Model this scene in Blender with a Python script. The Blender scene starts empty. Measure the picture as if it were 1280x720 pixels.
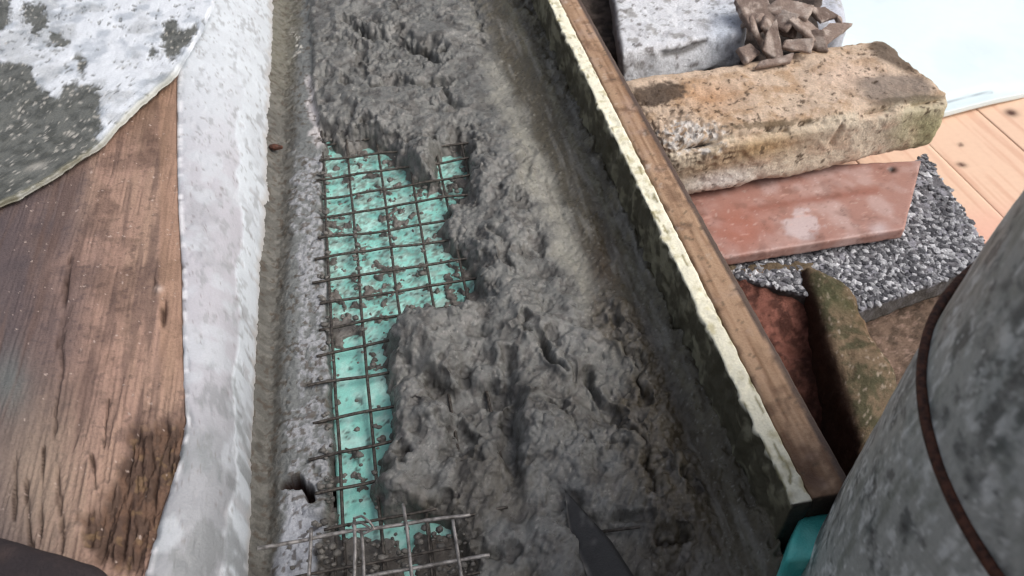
import bpy, math, random
import numpy as np

# ---------------------------------------------------------------- camera, sky, sun, exposure
S = bpy.context.scene
COL = S.collection
F_PX, PITCH, YAW, CAM_Z = 1040.0, math.radians(45.8), math.radians(10.7), 0.438
cam = bpy.data.cameras.new('camera'); co = bpy.data.objects.new('camera', cam); COL.objects.link(co)
cam.sensor_width = 36.0; cam.lens = 36.0 * F_PX / 1280.0
cam.clip_start = 0.005; cam.clip_end = 100.0
co.location = (0, 0, CAM_Z); co.rotation_euler = (math.pi / 2 - PITCH, 0, -YAW)
S.camera = co
cam.dof.use_dof = True; cam.dof.focus_distance = 0.52; cam.dof.aperture_fstop = 16.0
S.cycles.filter_width = 1.25
SUN_EL, SUN_AZ = math.radians(50), math.radians(112)      # azimuth clockwise from +Y
w = bpy.data.worlds.new('World'); S.world = w; w.use_nodes = True
nt = w.node_tree; bg = nt.nodes['Background']
sky = nt.nodes.new('ShaderNodeTexSky'); sky.sky_type = 'NISHITA'; sky.sun_disc = False
sky.sun_elevation = SUN_EL; sky.sun_rotation = SUN_AZ
sky.dust_density = 5.0; sky.ozone_density = 0.0; sky.air_density = 0.8
hs = nt.nodes.new('ShaderNodeHueSaturation'); hs.inputs['Saturation'].default_value = 0.5      # cloud-veiled sky
nt.links.new(sky.outputs[0], hs.inputs['Color']); nt.links.new(hs.outputs[0], bg.inputs[0]); bg.inputs[1].default_value = 0.10
sl = bpy.data.lights.new('sun', 'SUN'); so = bpy.data.objects.new('sun', sl); COL.objects.link(so)
sl.energy = 1.25; sl.angle = math.radians(40); sl.color = (1.0, 0.99, 0.96)
so.rotation_euler = (math.pi / 2 - SUN_EL, 0, math.pi - SUN_AZ)
S.view_settings.view_transform = 'Standard'; S.view_settings.look = 'None'
S.view_settings.gamma = 1.0; S.view_settings.exposure = 0.62
try: S.view_settings.use_curve_mapping = False
except Exception: pass

# ---------------------------------------------------------------- survey: photo point + height -> place in the world
_a = math.pi / 2 - PITCH
_RX = np.array([[1, 0, 0], [0, math.cos(_a), -math.sin(_a)], [0, math.sin(_a), math.cos(_a)]])
_RZ = np.array([[math.cos(YAW), math.sin(YAW), 0], [-math.sin(YAW), math.cos(YAW), 0], [0, 0, 1]])
ROT = _RZ @ _RX
def P(px, py, z=0.0):
    r = ROT @ np.array([(px - 640) / F_PX, -(py - 360) / F_PX, -1.0])
    t = (z - CAM_Z) / r[2]
    return np.array([0, 0, CAM_Z]) + t * r
def UV(p):
    c = (np.asarray(p, float) - [0, 0, CAM_Z]) @ ROT
    d = np.maximum(-c[..., 2], 1e-3)
    return 640 + F_PX * c[..., 0] / d, 360 - F_PX * c[..., 1] / d

# ---------------------------------------------------------------- noise
def _hash(ix, iy, iz, seed):
    h = (ix.astype(np.int64) * 374761393 + iy.astype(np.int64) * 668265263 + iz.astype(np.int64) * 2147483647 + seed * 1274126177) & 0xffffffff
    h = ((h ^ (h >> 13)) * 1274126177) & 0xffffffff
    h = ((h ^ (h >> 15)) * 2246822519) & 0xffffffff
    return ((h ^ (h >> 16)) & 0xffffff) / float(0xffffff)
def vn(x, y, z=None, seed=0):
    if z is None: z = np.zeros_like(x)
    xi, yi, zi = np.floor(x), np.floor(y), np.floor(z)
    fx, fy, fz = x - xi, y - yi, z - zi
    fx = fx * fx * fx * (fx * (fx * 6 - 15) + 10); fy = fy * fy * fy * (fy * (fy * 6 - 15) + 10); fz = fz * fz * (3 - 2 * fz)
    flat = not np.any(fz)
    def pl(k):
        a = _hash(xi, yi, zi + k, seed); b = _hash(xi + 1, yi, zi + k, seed)
        c = _hash(xi, yi + 1, zi + k, seed); d = _hash(xi + 1, yi + 1, zi + k, seed)
        return (a * (1 - fx) + b * fx) * (1 - fy) + (c * (1 - fx) + d * fx) * fy
    p0 = pl(0)
    if flat: return p0 * 2 - 1
    return (p0 * (1 - fz) + pl(1) * fz) * 2 - 1
def fbm(x, y, z=None, octv=4, seed=0, gain=0.5, ridge=False):
    s = 0.0; a = 1.0; t = 0.0; ca, sa = math.cos(0.6), math.sin(0.6)
    for k in range(octv):
        n = vn(x, y, z, seed + 17 * k)
        if ridge: n = 1 - 2 * np.abs(n)
        s = s + a * n; t += a; a *= gain
        x, y = (x * ca - y * sa) * 2.03 + 3.1, (x * sa + y * ca) * 2.03 + 7.7
        if z is not None: z = z * 2.03 + 1.3
    return s / t
def ss(a, b, x):
    t = np.clip((x - a) / (b - a), 0, 1); return t * t * (3 - 2 * t)
def sd_poly(u, v, poly):
    """signed distance, positive inside"""
    poly = np.asarray(poly, float); n = len(poly)
    d = np.full(u.shape, 1e9); ins = np.zeros(u.shape, bool)
    for i in range(n):
        ax, ay = poly[i]; bx, by = poly[(i + 1) % n]
        ex, ey = bx - ax, by - ay
        t = np.clip(((u - ax) * ex + (v - ay) * ey) / (ex * ex + ey * ey + 1e-9), 0, 1)
        d = np.minimum(d, np.hypot(u - ax - t * ex, v - ay - t * ey))
        c = ((ay > v) != (by > v)) & (u < (bx - ax) * (v - ay) / (by - ay + 1e-12) + ax)
        ins ^= c
    return np.where(ins, d, -d)
def d_line(u, v, pts):
    d = np.full(u.shape, 1e9)
    for (ax, ay), (bx, by) in zip(pts[:-1], pts[1:]):
        ex, ey = bx - ax, by - ay
        t = np.clip(((u - ax) * ex + (v - ay) * ey) / (ex * ex + ey * ey + 1e-9), 0, 1)
        d = np.minimum(d, np.hypot(u - ax - t * ex, v - ay - t * ey))
    return d
def blob(u, v, x, y, rx, ry, rot=0.0):
    c, s = math.cos(rot), math.sin(rot)
    a = ((u - x) * c + (v - y) * s) / rx; b = (-(u - x) * s + (v - y) * c) / ry
    return np.exp(-(a * a + b * b))
def lin(h):
    h = h.lstrip('#'); c = np.array([int(h[i:i + 2], 16) for i in (0, 2, 4)]) / 255.0
    return np.where(c <= 0.04045, c / 12.92, ((c + 0.055) / 1.055) ** 2.4)
def mixc(c, col, m):
    m = np.clip(m, 0, 1)[..., None]
    return c * (1 - m) + np.asarray(col) * m

# ---------------------------------------------------------------- materials
def vmat(name, rough=0.85, bump=((900, 0.0006),), var=0.12, vscale=400, spec=0.35, metallic=0.0, coat=0.0, rough_var=0.0):
    """colour from the mesh's own colour layer, with procedural grain and fine relief on top"""
    m = bpy.data.materials.new(name); m.use_nodes = True; t = m.node_tree; b = t.nodes['Principled BSDF']
    at = t.nodes.new('ShaderNodeAttribute'); at.attribute_name = 'Col'
    tc = t.nodes.new('ShaderNodeTexCoord')
    no = t.nodes.new('ShaderNodeTexNoise'); no.inputs['Scale'].default_value = vscale; no.inputs['Detail'].default_value = 4
    t.links.new(tc.outputs['Object'], no.inputs['Vector'])
    mr = t.nodes.new('ShaderNodeMapRange'); mr.inputs[1].default_value = 0.25; mr.inputs[2].default_value = 0.75
    mr.inputs[3].default_value = 1 - var; mr.inputs[4].default_value = 1 + var
    t.links.new(no.outputs['Fac'], mr.inputs[0])
    mu = t.nodes.new('ShaderNodeVectorMath'); mu.operation = 'SCALE'
    t.links.new(at.outputs['Color'], mu.inputs[0]); t.links.new(mr.outputs[0], mu.inputs['Scale'])
    t.links.new(mu.outputs[0], b.inputs['Base Color'])
    b.inputs['Roughness'].default_value = rough; b.inputs['Metallic'].default_value = metallic
    b.inputs['Specular IOR Level'].default_value = spec
    if coat: b.inputs['Coat Weight'].default_value = coat; b.inputs['Coat Roughness'].default_value = 0.25
    if rough_var:
        m2 = t.nodes.new('ShaderNodeMapRange'); m2.inputs[1].default_value = 0.3; m2.inputs[2].default_value = 0.7
        m2.inputs[3].default_value = rough - rough_var; m2.inputs[4].default_value = min(1, rough + rough_var)
        n3 = t.nodes.new('ShaderNodeTexNoise'); n3.inputs['Scale'].default_value = vscale * 0.35; n3.inputs['Detail'].default_value = 3
        t.links.new(tc.outputs['Object'], n3.inputs['Vector']); t.links.new(n3.outputs['Fac'], m2.inputs[0])
        t.links.new(m2.outputs[0], b.inputs['Roughness'])
    prev = None
    for sc, dist in bump:
        n2 = t.nodes.new('ShaderNodeTexNoise'); n2.inputs['Scale'].default_value = sc; n2.inputs['Detail'].default_value = 5
        t.links.new(tc.outputs['Object'], n2.inputs['Vector'])
        bp = t.nodes.new('ShaderNodeBump'); bp.inputs['Strength'].default_value = 1.0; bp.inputs['Distance'].default_value = dist
        t.links.new(n2.outputs['Fac'], bp.inputs['Height'])
        if prev: t.links.new(prev.outputs[0], bp.inputs['Normal'])
        prev = bp
    if prev: t.links.new(prev.outputs[0], b.inputs['Normal'])
    return m
def cmat(name, c0, c1, rough=0.6, scale=300, metallic=0.0, bump=(600, 0.0003), spec=0.4):
    """two-tone noise material for small pieces"""
    m = bpy.data.materials.new(name); m.use_nodes = True; t = m.node_tree; b = t.nodes['Principled BSDF']
    tc = t.nodes.new('ShaderNodeTexCoord')
    no = t.nodes.new('ShaderNodeTexNoise'); no.inputs['Scale'].default_value = scale; no.inputs['Detail'].default_value = 5
    t.links.new(tc.outputs['Object'], no.inputs['Vector'])
    cr = t.nodes.new('ShaderNodeValToRGB'); cr.color_ramp.elements[0].position = 0.38; cr.color_ramp.elements[1].position = 0.62
    cr.color_ramp.elements[0].color = (*lin(c0), 1); cr.color_ramp.elements[1].color = (*lin(c1), 1)
    t.links.new(no.outputs['Fac'], cr.inputs[0]); t.links.new(cr.outputs[0], b.inputs['Base Color'])
    b.inputs['Roughness'].default_value = rough; b.inputs['Metallic'].default_value = metallic
    b.inputs['Specular IOR Level'].default_value = spec
    n2 = t.nodes.new('ShaderNodeTexNoise'); n2.inputs['Scale'].default_value = bump[0]; n2.inputs['Detail'].default_value = 5
    t.links.new(tc.outputs['Object'], n2.inputs['Vector'])
    bp = t.nodes.new('ShaderNodeBump'); bp.inputs['Distance'].default_value = bump[1]
    t.links.new(n2.outputs['Fac'], bp.inputs['Height']); t.links.new(bp.outputs[0], b.inputs['Normal'])
    return m
M = dict(
    mortar=vmat('wet_mortar', 0.40, ((420, 0.0007), (1700, 0.0005)), 0.12, 500, 0.6, rough_var=0.18),
    ledge=vmat('old_mortar', 0.75, ((900, 0.0007), (2800, 0.0003)), 0.16, 700, 0.35),
    foam=vmat('extruded_foam', 0.6, ((900, 0.0004),), 0.06, 900, 0.4),
    paint=vmat('old_white_paint', 0.42, ((500, 0.0004), (1800, 0.0002)), 0.05, 700, 0.5, rough_var=0.1),
    wood=vmat('weathered_wood', 0.75, ((700, 0.0004), (2400, 0.0002)), 0.12, 600, 0.3),
    stone=vmat('stone', 0.88, ((450, 0.0012), (1800, 0.0008)), 0.2, 600, 0.25),
    tile=vmat('clay_tile', 0.5, ((600, 0.0002), (2500, 0.0001)), 0.06, 500, 0.45),
    board=vmat('formwork_timber', 0.7, ((600, 0.0004), (2400, 0.0002)), 0.1, 600, 0.35),
    plastic=vmat('white_sheet', 0.5, ((120, 0.0004),), 0.02, 60, 0.4),
    plank=vmat('sawn_plank', 0.6, ((900, 0.0001),), 0.03, 200, 0.35),
    drum=vmat('galvanised_metal', 0.5, ((400, 0.0004), (1600, 0.0002)), 0.12, 350, 0.5, metallic=0.0, rough_var=0.12),
    soil=vmat('soil', 0.95, ((300, 0.002), (1200, 0.0008)), 0.3, 300, 0.15),
    wire=cmat('dull_wire', '3a3532', '5e5852', 0.55, 500, 0.5),
    bright_wire=cmat('bright_wire', '6e6965', 'a5a09c', 0.42, 260, 0.5),
    rust=cmat('rusty_iron', '3a241c', '5e3a2c', 0.7, 400, 0.2),
    shard=cmat('brown_tile_shard', '5c4a42', '8f7c70', 0.8, 150, 0.0, (500, 0.0008)),
    palestone=cmat('pale_chip', '8c8a8c', 'c9c8cc', 0.8, 120, 0.0, (900, 0.0006)),
    blade=vmat('smeared_steel', 0.45, ((900, 0.0003),), 0.1, 500, 0.5, metallic=0.3),
    steel=cmat('dark_steel', '2e2c2a', '45423f', 0.45, 150, 0.5),
)

# ---------------------------------------------------------------- mesh helpers
def tag(o, label=None, cat=None, group=None, kind=None):
    if label: o['label'] = label
    if cat: o['category'] = cat
    if group: o['group'] = group
    if kind: o['kind'] = kind
    return o
def empty(name, loc=(0, 0, 0)):
    o = bpy.data.objects.new(name, None); COL.objects.link(o); o.location = loc; o.empty_display_size = 0.02
    return o
def mk(name, V, F, mat, col=None, parent=None, smooth=True):
    V = np.asarray(V, np.float32); F = np.asarray(F, np.int32)
    org = np.zeros(3, np.float32)
    if parent is None:
        org = np.array([(V[:, 0].min() + V[:, 0].max()) / 2, (V[:, 1].min() + V[:, 1].max()) / 2, V[:, 2].min()], np.float32)
    else:
        org = np.array(parent.location, np.float32)
        pp = parent.parent
        if pp: org = org + np.array(pp.location, np.float32)
    me = bpy.data.meshes.new(name); k = F.shape[1]
    me.vertices.add(len(V)); me.vertices.foreach_set('co', (V - org).ravel())
    me.loops.add(F.size); me.loops.foreach_set('vertex_index', F.ravel())
    me.polygons.add(len(F)); me.polygons.foreach_set('loop_start', np.arange(0, F.size, k, dtype=np.int32))
    me.polygons.foreach_set('loop_total', np.full(len(F), k, np.int32))
    me.update(calc_edges=True)
    me.polygons.foreach_set('use_smooth', np.full(len(F), bool(smooth)))
    if col is not None:
        c = np.ones((len(V), 4), np.float32); c[:, :3] = np.clip(col, 0.002, 0.95)
        a = me.color_attributes.new('Col', 'FLOAT_COLOR', 'POINT'); a.data.foreach_set('color', c.ravel())
    me.materials.append(mat)
    o = bpy.data.objects.new(name, me); COL.objects.link(o)
    if parent is not None: o.parent = parent
    else: o.location = org.tolist()
    return o
def gridF(n, m):
    i = np.arange(n * m).reshape(n, m)
    return np.stack([i[:-1, :-1].ravel(), i[1:, :-1].ravel(), i[1:, 1:].ravel(), i[:-1, 1:].ravel()], 1)
def resample(pts, n):
    pts = np.asarray(pts, float); d = np.r_[0, np.cumsum(np.linalg.norm(np.diff(pts, axis=0), axis=1))]
    t = np.linspace(0, d[-1], n)
    return np.stack([np.interp(t, d, pts[:, k]) for k in range(pts.shape[1])], 1)
def gnormals(G):
    du = np.gradient(G, axis=0); dv = np.gradient(G, axis=1)
    n = np.cross(du, dv); n /= np.linalg.norm(n, axis=2, keepdims=True) + 1e-12
    if n[..., 2].mean() < 0: n = -n
    return n
def sheet(name, G, mat, colf, dispf=None, down=(0, 0, -0.02), parent=None):
    """a solid: grid surface G (n,m,3) displaced along its normal, with sides and underside"""
    n, m, _ = G.shape
    if dispf is not None:
        N = gnormals(G); G = G + N * dispf(G)[..., None]
    C = colf(G) if callable(colf) else np.broadcast_to(colf, G.shape)
    D = np.asarray(down, float)
    V = [G.reshape(-1, 3)]; Cc = [C.reshape(-1, 3)]
    F = gridF(n, m)
    if gnormals(G)[..., 2].mean() > 0:
        a = G[1, 0] - G[0, 0]; b = G[0, 1] - G[0, 0]
        if np.cross(a, b)[2] < 0: F = F[:, ::-1]
    rim = np.concatenate([np.arange(m), np.arange(1, n) * m + m - 1, (n - 1) * m + np.arange(m - 2, -1, -1), np.arange(n - 2, 0, -1) * m])
    R = G.reshape(-1, 3)[rim]; RC = C.reshape(-1, 3)[rim]
    k = len(rim); base = n * m; steps = 4
    Fs = [F]; prev = rim
    for s in range(1, steps + 1):
        V.append(R + D * s / steps); Cc.append(RC)
        cur = base + (s - 1) * k + np.arange(k)
        Fs.append(np.stack([prev, np.roll(prev, -1), np.roll(cur, -1), cur], 1)); prev = cur
    V = np.concatenate(V); Cc = np.concatenate(Cc)
    cen = len(V); V = np.vstack([V, V[prev].mean(0)]); Cc = np.vstack([Cc, Cc[prev].mean(0)])
    Fs.append(np.stack([prev, np.roll(prev, -1), np.full(k, cen), np.full(k, cen)], 1)[:, :4])
    F = np.concatenate(Fs[:-1])
    tri = Fs[-1][:, :3]
    # bottom as quads pairing two triangles
    q = [];
    for i in range(0, k - 1, 2): q.append((prev[i], prev[i + 1], prev[(i + 2) % k], cen))
    if k % 2: q.append((prev[k - 1], prev[0], cen, cen))
    q = [x for x in q if len(set(x)) == 4]
    F = np.concatenate([F, np.array(q, np.int32)])
    return mk(name, V, F, mat, Cc, parent)
def block(name, top, down, mat, colf, res=0.002, r=0.004, dispf=None, parent=None, bottom=None, squeeze=None):
    """rounded, worn block: four top corners (p00,p10,p11,p01) and a downward vector"""
    top = np.asarray(top, float); bot = np.asarray(bottom, float) if bottom is not None else top + np.asarray(down, float)
    L = np.array([(np.linalg.norm(top[1] - top[0]) + np.linalg.norm(top[2] - top[3])) / 2,
                  (np.linalg.norm(top[3] - top[0]) + np.linalg.norm(top[2] - top[1])) / 2,
                  np.linalg.norm(top - bot, axis=1).mean()])
    n = np.maximum(2, np.round(L / res).astype(int))
    ids = {}; faces = []; pts = []
    I, J, K = n
    lat = -np.ones((I + 1, J + 1, K + 1), np.int64)
    sh = np.zeros_like(lat, bool); sh[0] = sh[-1] = True; sh[:, 0] = sh[:, -1] = True; sh[:, :, 0] = sh[:, :, -1] = True
    idx = np.argwhere(sh); lat[sh] = np.arange(len(idx))
    Fs = []
    def add(sl, flip):
        q = np.stack([sl[:-1, :-1].ravel(), sl[1:, :-1].ravel(), sl[1:, 1:].ravel(), sl[:-1, 1:].ravel()], 1)
        Fs.append(q[:, ::-1] if flip else q)
    add(lat[:, :, 0], True); add(lat[:, :, -1], False)
    add(lat[0, :, :], True); add(lat[-1, :, :], False)
    add(lat[:, 0, :], False); add(lat[:, -1, :], True)
    F = np.concatenate(Fs)
    p = idx / n * L
    r = min(r, L.min() * 0.49)
    q = np.clip(p, r, L - r); d = p - q; dl = np.linalg.norm(d, axis=1, keepdims=True)
    N = d / (dl + 1e-12); p = q + N * r
    def tri(p):
        a, b, c = (p / L).T
        a, b, c = a[:, None], b[:, None], c[:, None]
        def pl(Q): return Q[0] * (1 - a) * (1 - b) + Q[1] * a * (1 - b) + Q[2] * a * b + Q[3] * (1 - a) * b
        return pl(bot) * (1 - c) + pl(top) * c
    if dispf is not None:
        W0 = tri(p); p = p + N * dispf(W0, N)[:, None]
    W = tri(p)
    C = colf(W, N) if callable(colf) else np.broadcast_to(colf, W.shape)
    if np.cross(top[1] - top[0], top[3] - top[0])[2] < 0: F = F[:, ::-1]
    return mk(name, W, F, mat, C, parent)
def tube(name, pts, r, mat, parent=None, n=7, taper=None, samples=None, col=None):
    pts = np.asarray(pts, float)
    if samples: pts = resample(pts, samples)
    T = np.gradient(pts, axis=0); T /= np.linalg.norm(T, axis=1, keepdims=True)
    up = np.array([0, 0, 1.0]); A = np.cross(T, up); bad = np.linalg.norm(A, axis=1) < 1e-3; A[bad] = (1, 0, 0)
    A /= np.linalg.norm(A, axis=1, keepdims=True); B = np.cross(T, A)
    th = np.arange(n) * 2 * math.pi / n
    rr = (np.full(len(pts), r) if taper is None else np.asarray(taper))[:, None, None]
    V = pts[:, None] + rr * (A[:, None] * np.cos(th)[None, :, None] + B[:, None] * np.sin(th)[None, :, None])
    V = V.reshape(-1, 3); F = []
    m = len(pts)
    for i in range(m - 1):
        for j in range(n):
            F.append((i * n + j, i * n + (j + 1) % n, (i + 1) * n + (j + 1) % n, (i + 1) * n + j))
    # end caps
    c0, c1 = len(V), len(V) + 1
    V = np.vstack([V, pts[0], pts[-1]])
    for j in range(0, n - 1, 2):
        F.append((c0, (j + 2) % n, j + 1, j)); F.append((c1, (m - 1) * n + j, (m - 1) * n + j + 1, (m - 1) * n + (j + 2) % n))
    return mk(name, V, F, mat, None, parent)
def N3(W, s, seed=0, o=4, **k): return fbm(W[..., 0] * s, W[..., 1] * s, W[..., 2] * s, o, seed, **k)

# ================================================================ GROUND
xs = np.r_[np.linspace(-20, -0.4, 12), np.linspace(-0.35, 1.2, 150), np.linspace(1.4, 20, 12)]
ys = np.r_[np.linspace(-20, -0.3, 12), np.linspace(-0.2, 1.5, 150), np.linspace(1.7, 20, 12)]
GX, GY = np.meshgrid(xs, ys, indexing='ij')
near = np.exp(-((GX - .3) ** 2 + (GY - .5) ** 2))
GZ = -0.135 + 0.012 * fbm(GX * 25, GY * 25, None, 4, 3) * near
G = np.stack([GX, GY, GZ], 2)
gc = mixc(np.broadcast_to(lin('4a382c'), G.shape), lin('5e4d3e'), ss(-.3, .5, fbm(GX * 40, GY * 40, None, 3, 9)))
tag(mk('ground', G.reshape(-1, 3), gridF(*GX.shape), M['soil'], gc.reshape(-1, 3)), kind='structure')

# ================================================================ TRENCH: mortar height field
XL, XR = -0.135, 0.1815
nx, ny = 380, 1000
Y0, Y1 = 0.10, 1.12
x = np.linspace(XL, XR, nx); t = np.linspace(0, 1, ny); y = Y0 + (Y1 - Y0) * (0.72 * t + 0.28 * t * t)
X, Y = np.meshgrid(x, y, indexing='ij')
u, v = UV(np.stack([X, Y, np.full_like(X, 0.008)], 2))
wu = u + 10 * fbm(X * 80, Y * 80, None, 2, 5) + 1.2 * fbm(X * 300, Y * 300, None, 2, 6)
wv = v + 9 * fbm(X * 80, Y * 80, None, 2, 15) + 1.2 * fbm(X * 300, Y * 300, None, 2, 16)
OPEN = [(404, 168), (425, 182), (450, 176), (488, 186), (508, 214), (528, 232), (548, 222), (553, 190), (580, 182), (582, 235), (556, 250),
        (540, 285), (556, 306), (582, 322), (590, 372), (566, 386), (520, 384), (492, 392), (474, 412), (478, 455), (490, 505), (480, 545), (470, 575),
        (458, 610), (474, 640), (520, 644), (566, 652), (578, 690), (592, 760), (600, 900), (395, 900), (392, 720), (412, 650), (412, 600), (409, 500), (404, 400), (400, 290)]
sd = sd_poly(wu, wv, OPEN)
n_big = fbm(X * 28, Y * 28, None, 3, 21)
n_med = fbm(X * 75, Y * 75, None, 4, 22)
n_rid = fbm(X * 60, Y * 60, None, 4, 23, ridge=True)
n_fin = fbm(X * 260, Y * 260, None, 4, 24, gain=0.6)
n_vf = fbm(X * 620, Y * 620, None, 2, 25)
# trowel-dragged grain, running down and right
ca, sa = math.cos(0.9), math.sin(0.9)
n_drag = fbm((X * ca + Y * sa) * 90, (-X * sa + Y * ca) * 330, None, 4, 26)
# foot of the formwork board and the smooth runnel beside it
foot = np.interp(v, [-200, 0, 170, 310, 500, 680, 900], [575, 645, 728, 792, 880, 950, 1040])
run_l = np.interp(v, [-200, 0, 120, 240, 330, 430, 520, 680, 900], [545, 598, 620, 660, 700, 752, 800, 860, 950]) + 22 * n_med
run = ss(-16, 16, u - run_l)                       # 1 inside the smooth runnel
clay = ss(-10, 12, sd_poly(u + 10 * n_med, v + 10 * n_big, [(740, 350), (790, 380), (830, 450), (870, 560), (905, 680), (900, 800), (820, 800), (800, 640), (760, 520), (770, 450), (735, 420)]))
run = run * (1 - 0.85 * clay)
lump = 1 - run
base = 0.009 + 0.003 * n_big
h = base + lump * (0.0026 * fbm(X * 60, Y * 60, None, 2, 22) + 0.0006 * n_rid) + run * (0.0008 * n_med + 0.0004 * n_fin + 0.0009 * n_drag)
low = ss(380, 480, v) * lump
h += low * (0.0014 * n_drag)
# heaps
def add(hm, m): return hm + m
for (bx, by, rx, ry, rot, amp) in [
    (500, 30, 90, 40, .2, .006), (500, 140, 70, 26, .1, .006), (530, 196, 26, 26, 0, .008), (455, 140, 36, 24, .5, .005), (565, 60, 26, 60, -.3, .004),
    (640, 240, 34, 70, -.3, .008), (620, 330, 30, 40, 0, .008), (605, 225, 14, 40, 0, .005), (650, 400, 40, 40, .4, .008), (700, 360, 20, 60, -.3, .003),
    (520, 425, 45, 32, .1, .012), (570, 400, 40, 22, 0, .008), (560, 460, 45, 30, .3, .006), (530, 530, 34, 40, 0, .009), (498, 605, 30, 26, 0, .008),
    (600, 620, 36, 60, 0, .005), (690, 560, 60, 80, .5, .009), (720, 455, 36, 22, -.5, .006), (790, 560, 22, 40, -.5, .008), (820, 640, 30, 30, 0, .010),
    (760, 620, 40, 30, .2, .006), (690, 680, 45, 30, .2, .005), (780, 420, 20, 40, -.4, .006), (850, 600, 16, 40, -.4, .006), (655, 500, 30, 60, 0, .006)]:
    h += 1.45 * amp * blob(wu, wv, bx, by, rx, ry, rot)
for (bx, by, rx, ry, rot, amp) in [(592, 500, 34, 20, .1, .013), (576, 545, 26, 26, .3, .009), (636, 560, 13, 62, .05, .012), (470, 100, 46, 14, .1, .006), (545, 128, 20, 22, .4, .006), (668, 300, 16, 60, -.3, .005),
    (742, 500, 16, 50, -.5, .006), (700, 640, 20, 50, -.6, .005), (525, 470, 30, 12, .2, .006), (860, 540, 12, 40, -.4, .006)]:
    h -= amp * blob(wu, wv, bx, by, rx, ry, rot)
# torn grooves and holes: (polyline, width px, depth m)
for pts, wd, dp in [
    ([(433, 32), (452, 45), (470, 52), (500, 60), (530, 70), (550, 80)], 7, .010), ([(440, 62), (455, 75)], 6, .005),
    ([(432, 104), (453, 117), (497, 110), (560, 107)], 6, .008), ([(553, 113), (575, 140)], 8, .007), ([(408, 92), (400, 110), (404, 130)], 6, .006),
    ([(440, 150), (430, 163), (470, 170), (492, 186)], 6, .004), ([(480, 8), (500, 18)], 5, .004), ([(590, 0), (600, 50)], 4, .004),
    ([(545, 495), (575, 505), (595, 492), (620, 500)], 13, .014), ([(572, 535), (582, 560)], 9, .012), ([(545, 540), (560, 535)], 5, .006),
    ([(632, 470), (645, 520), (642, 600)], 11, .010), ([(652, 412), (672, 436), (694, 468)], 6, .010), ([(640, 512), (700, 518)], 6, .006),
    ([(500, 574), (512, 580), (510, 596)], 5, .007), ([(540, 625), (560, 634)], 8, .008), ([(496, 470), (540, 480)], 6, .004),
    ([(690, 430), (716, 476)], 5, .004), ([(765, 400), (800, 470), (806, 505)], 6, .007), ([(856, 605), (868, 625)], 10, .012), ([(820, 672), (848, 676)], 8, .009),
    ([(600, 690), (640, 700)], 8, .006), ([(740, 470), (762, 520), (800, 560), (812, 620)], 7, .007), ([(620, 300), (640, 345)], 6, .006), ([(660, 200), (650, 255)], 5, .004),
    ([(700, 520), (735, 560)], 4, .003), ([(770, 650), (800, 660)], 5, .005), ([(745, 250), (760, 330)], 8, .003), ([(560, 570), (600, 585)], 5, .004)]:
    dd = d_line(wu + 6 * n_med, wv + 6 * n_rid, pts) / (wd * (.9 + .7 * n_big)); h -= (.85 + .8 * n_med) * dp * np.exp(-dd ** 2) - .22 * dp * np.exp(-((dd - 2) / .8) ** 2)
h += lump * ss(330, 420, v) * (.0042 * fbm(X * 42, Y * 42, None, 3, 301) + .003 * (.25 - np.abs(fbm(X * 60, Y * 60, None, 2, 302))))
# scoops (flat-bottomed, trowelled)
for pts, f_, lv in [([(455, 60), (470, 58), (550, 82), (556, 100), (500, 104), (458, 108)], 5, .013), ([(440, 118), (560, 112), (552, 135), (500, 140), (445, 138)], 6, .016)]:
    k = ss(0, f_, sd_poly(wu, wv, pts)); h = h * (1 - .8 * k) + (lv + .001 * n_fin) * .8 * k
# runnel: slopes up to the board with a thin crust line at its foot
cr = np.exp(-((u - foot) / 7) ** 2)
h += run * 0.004 * ss(-90, 0, u - foot) + 0.004 * cr * (0.5 + 0.5 * n_med)
h = np.where(u > foot + 6, np.maximum(h, 0.012), h)
h += .010 * ss(-6, 26, u - foot) * (1 + .8 * n_med + .4 * n_fin) + .0030 * n_rid * ss(-30, 0, u - foot)
# pits, crumbs
pit = fbm(X * 210, Y * 210, None, 2, 31); h -= 0.0014 * ss(.42, .7, pit) * lump
crumb = fbm(X * 170, Y * 170, None, 2, 32); edge = np.exp(-((sd + 14) / 16) ** 2)
h += 0.0025 * ss(.15, .6, crumb) * edge * lump
h = np.maximum(h, 0.0015 + .001 * n_med)
spl = fbm(X * 240, Y * 240, None, 2, 303) + .25 * fbm(X * 50, Y * 50, None, 2, 304); h += run * .0012 * ss(.42, .7, spl)
# opening: drops below the foam board, thin smears remain on it
smear = fbm(X * 120, Y * 120, None, 4, 41, gain=.6)
smzone = 0.10 * blob(u, v, 470, 240, 60, 30) + 0.15 * blob(u, v, 425, 300, 20, 90) + .16 * blob(u, v, 500, 330, 40, 30) + .25 * blob(u, v, 560, 360, 20, 40) \
    + .3 * blob(u, v, 420, 400, 16, 60) + .9 * ss(650, 668, v) - .8 * blob(u, v, 508, 700, 14, 40) + .3 * blob(u, v, 566, 280, 16, 30) + .35 * ss(560, 580, u) * (v < 420) - .1 * blob(u, v, 440, 510, 30, 70)
inside = -0.0062 + 0.0045 * ss(.12, .55, smear + smzone) + .0006 * n_fin
k = ss(-20, 3, sd)
h = h * (1 - k) + inside * k
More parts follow.
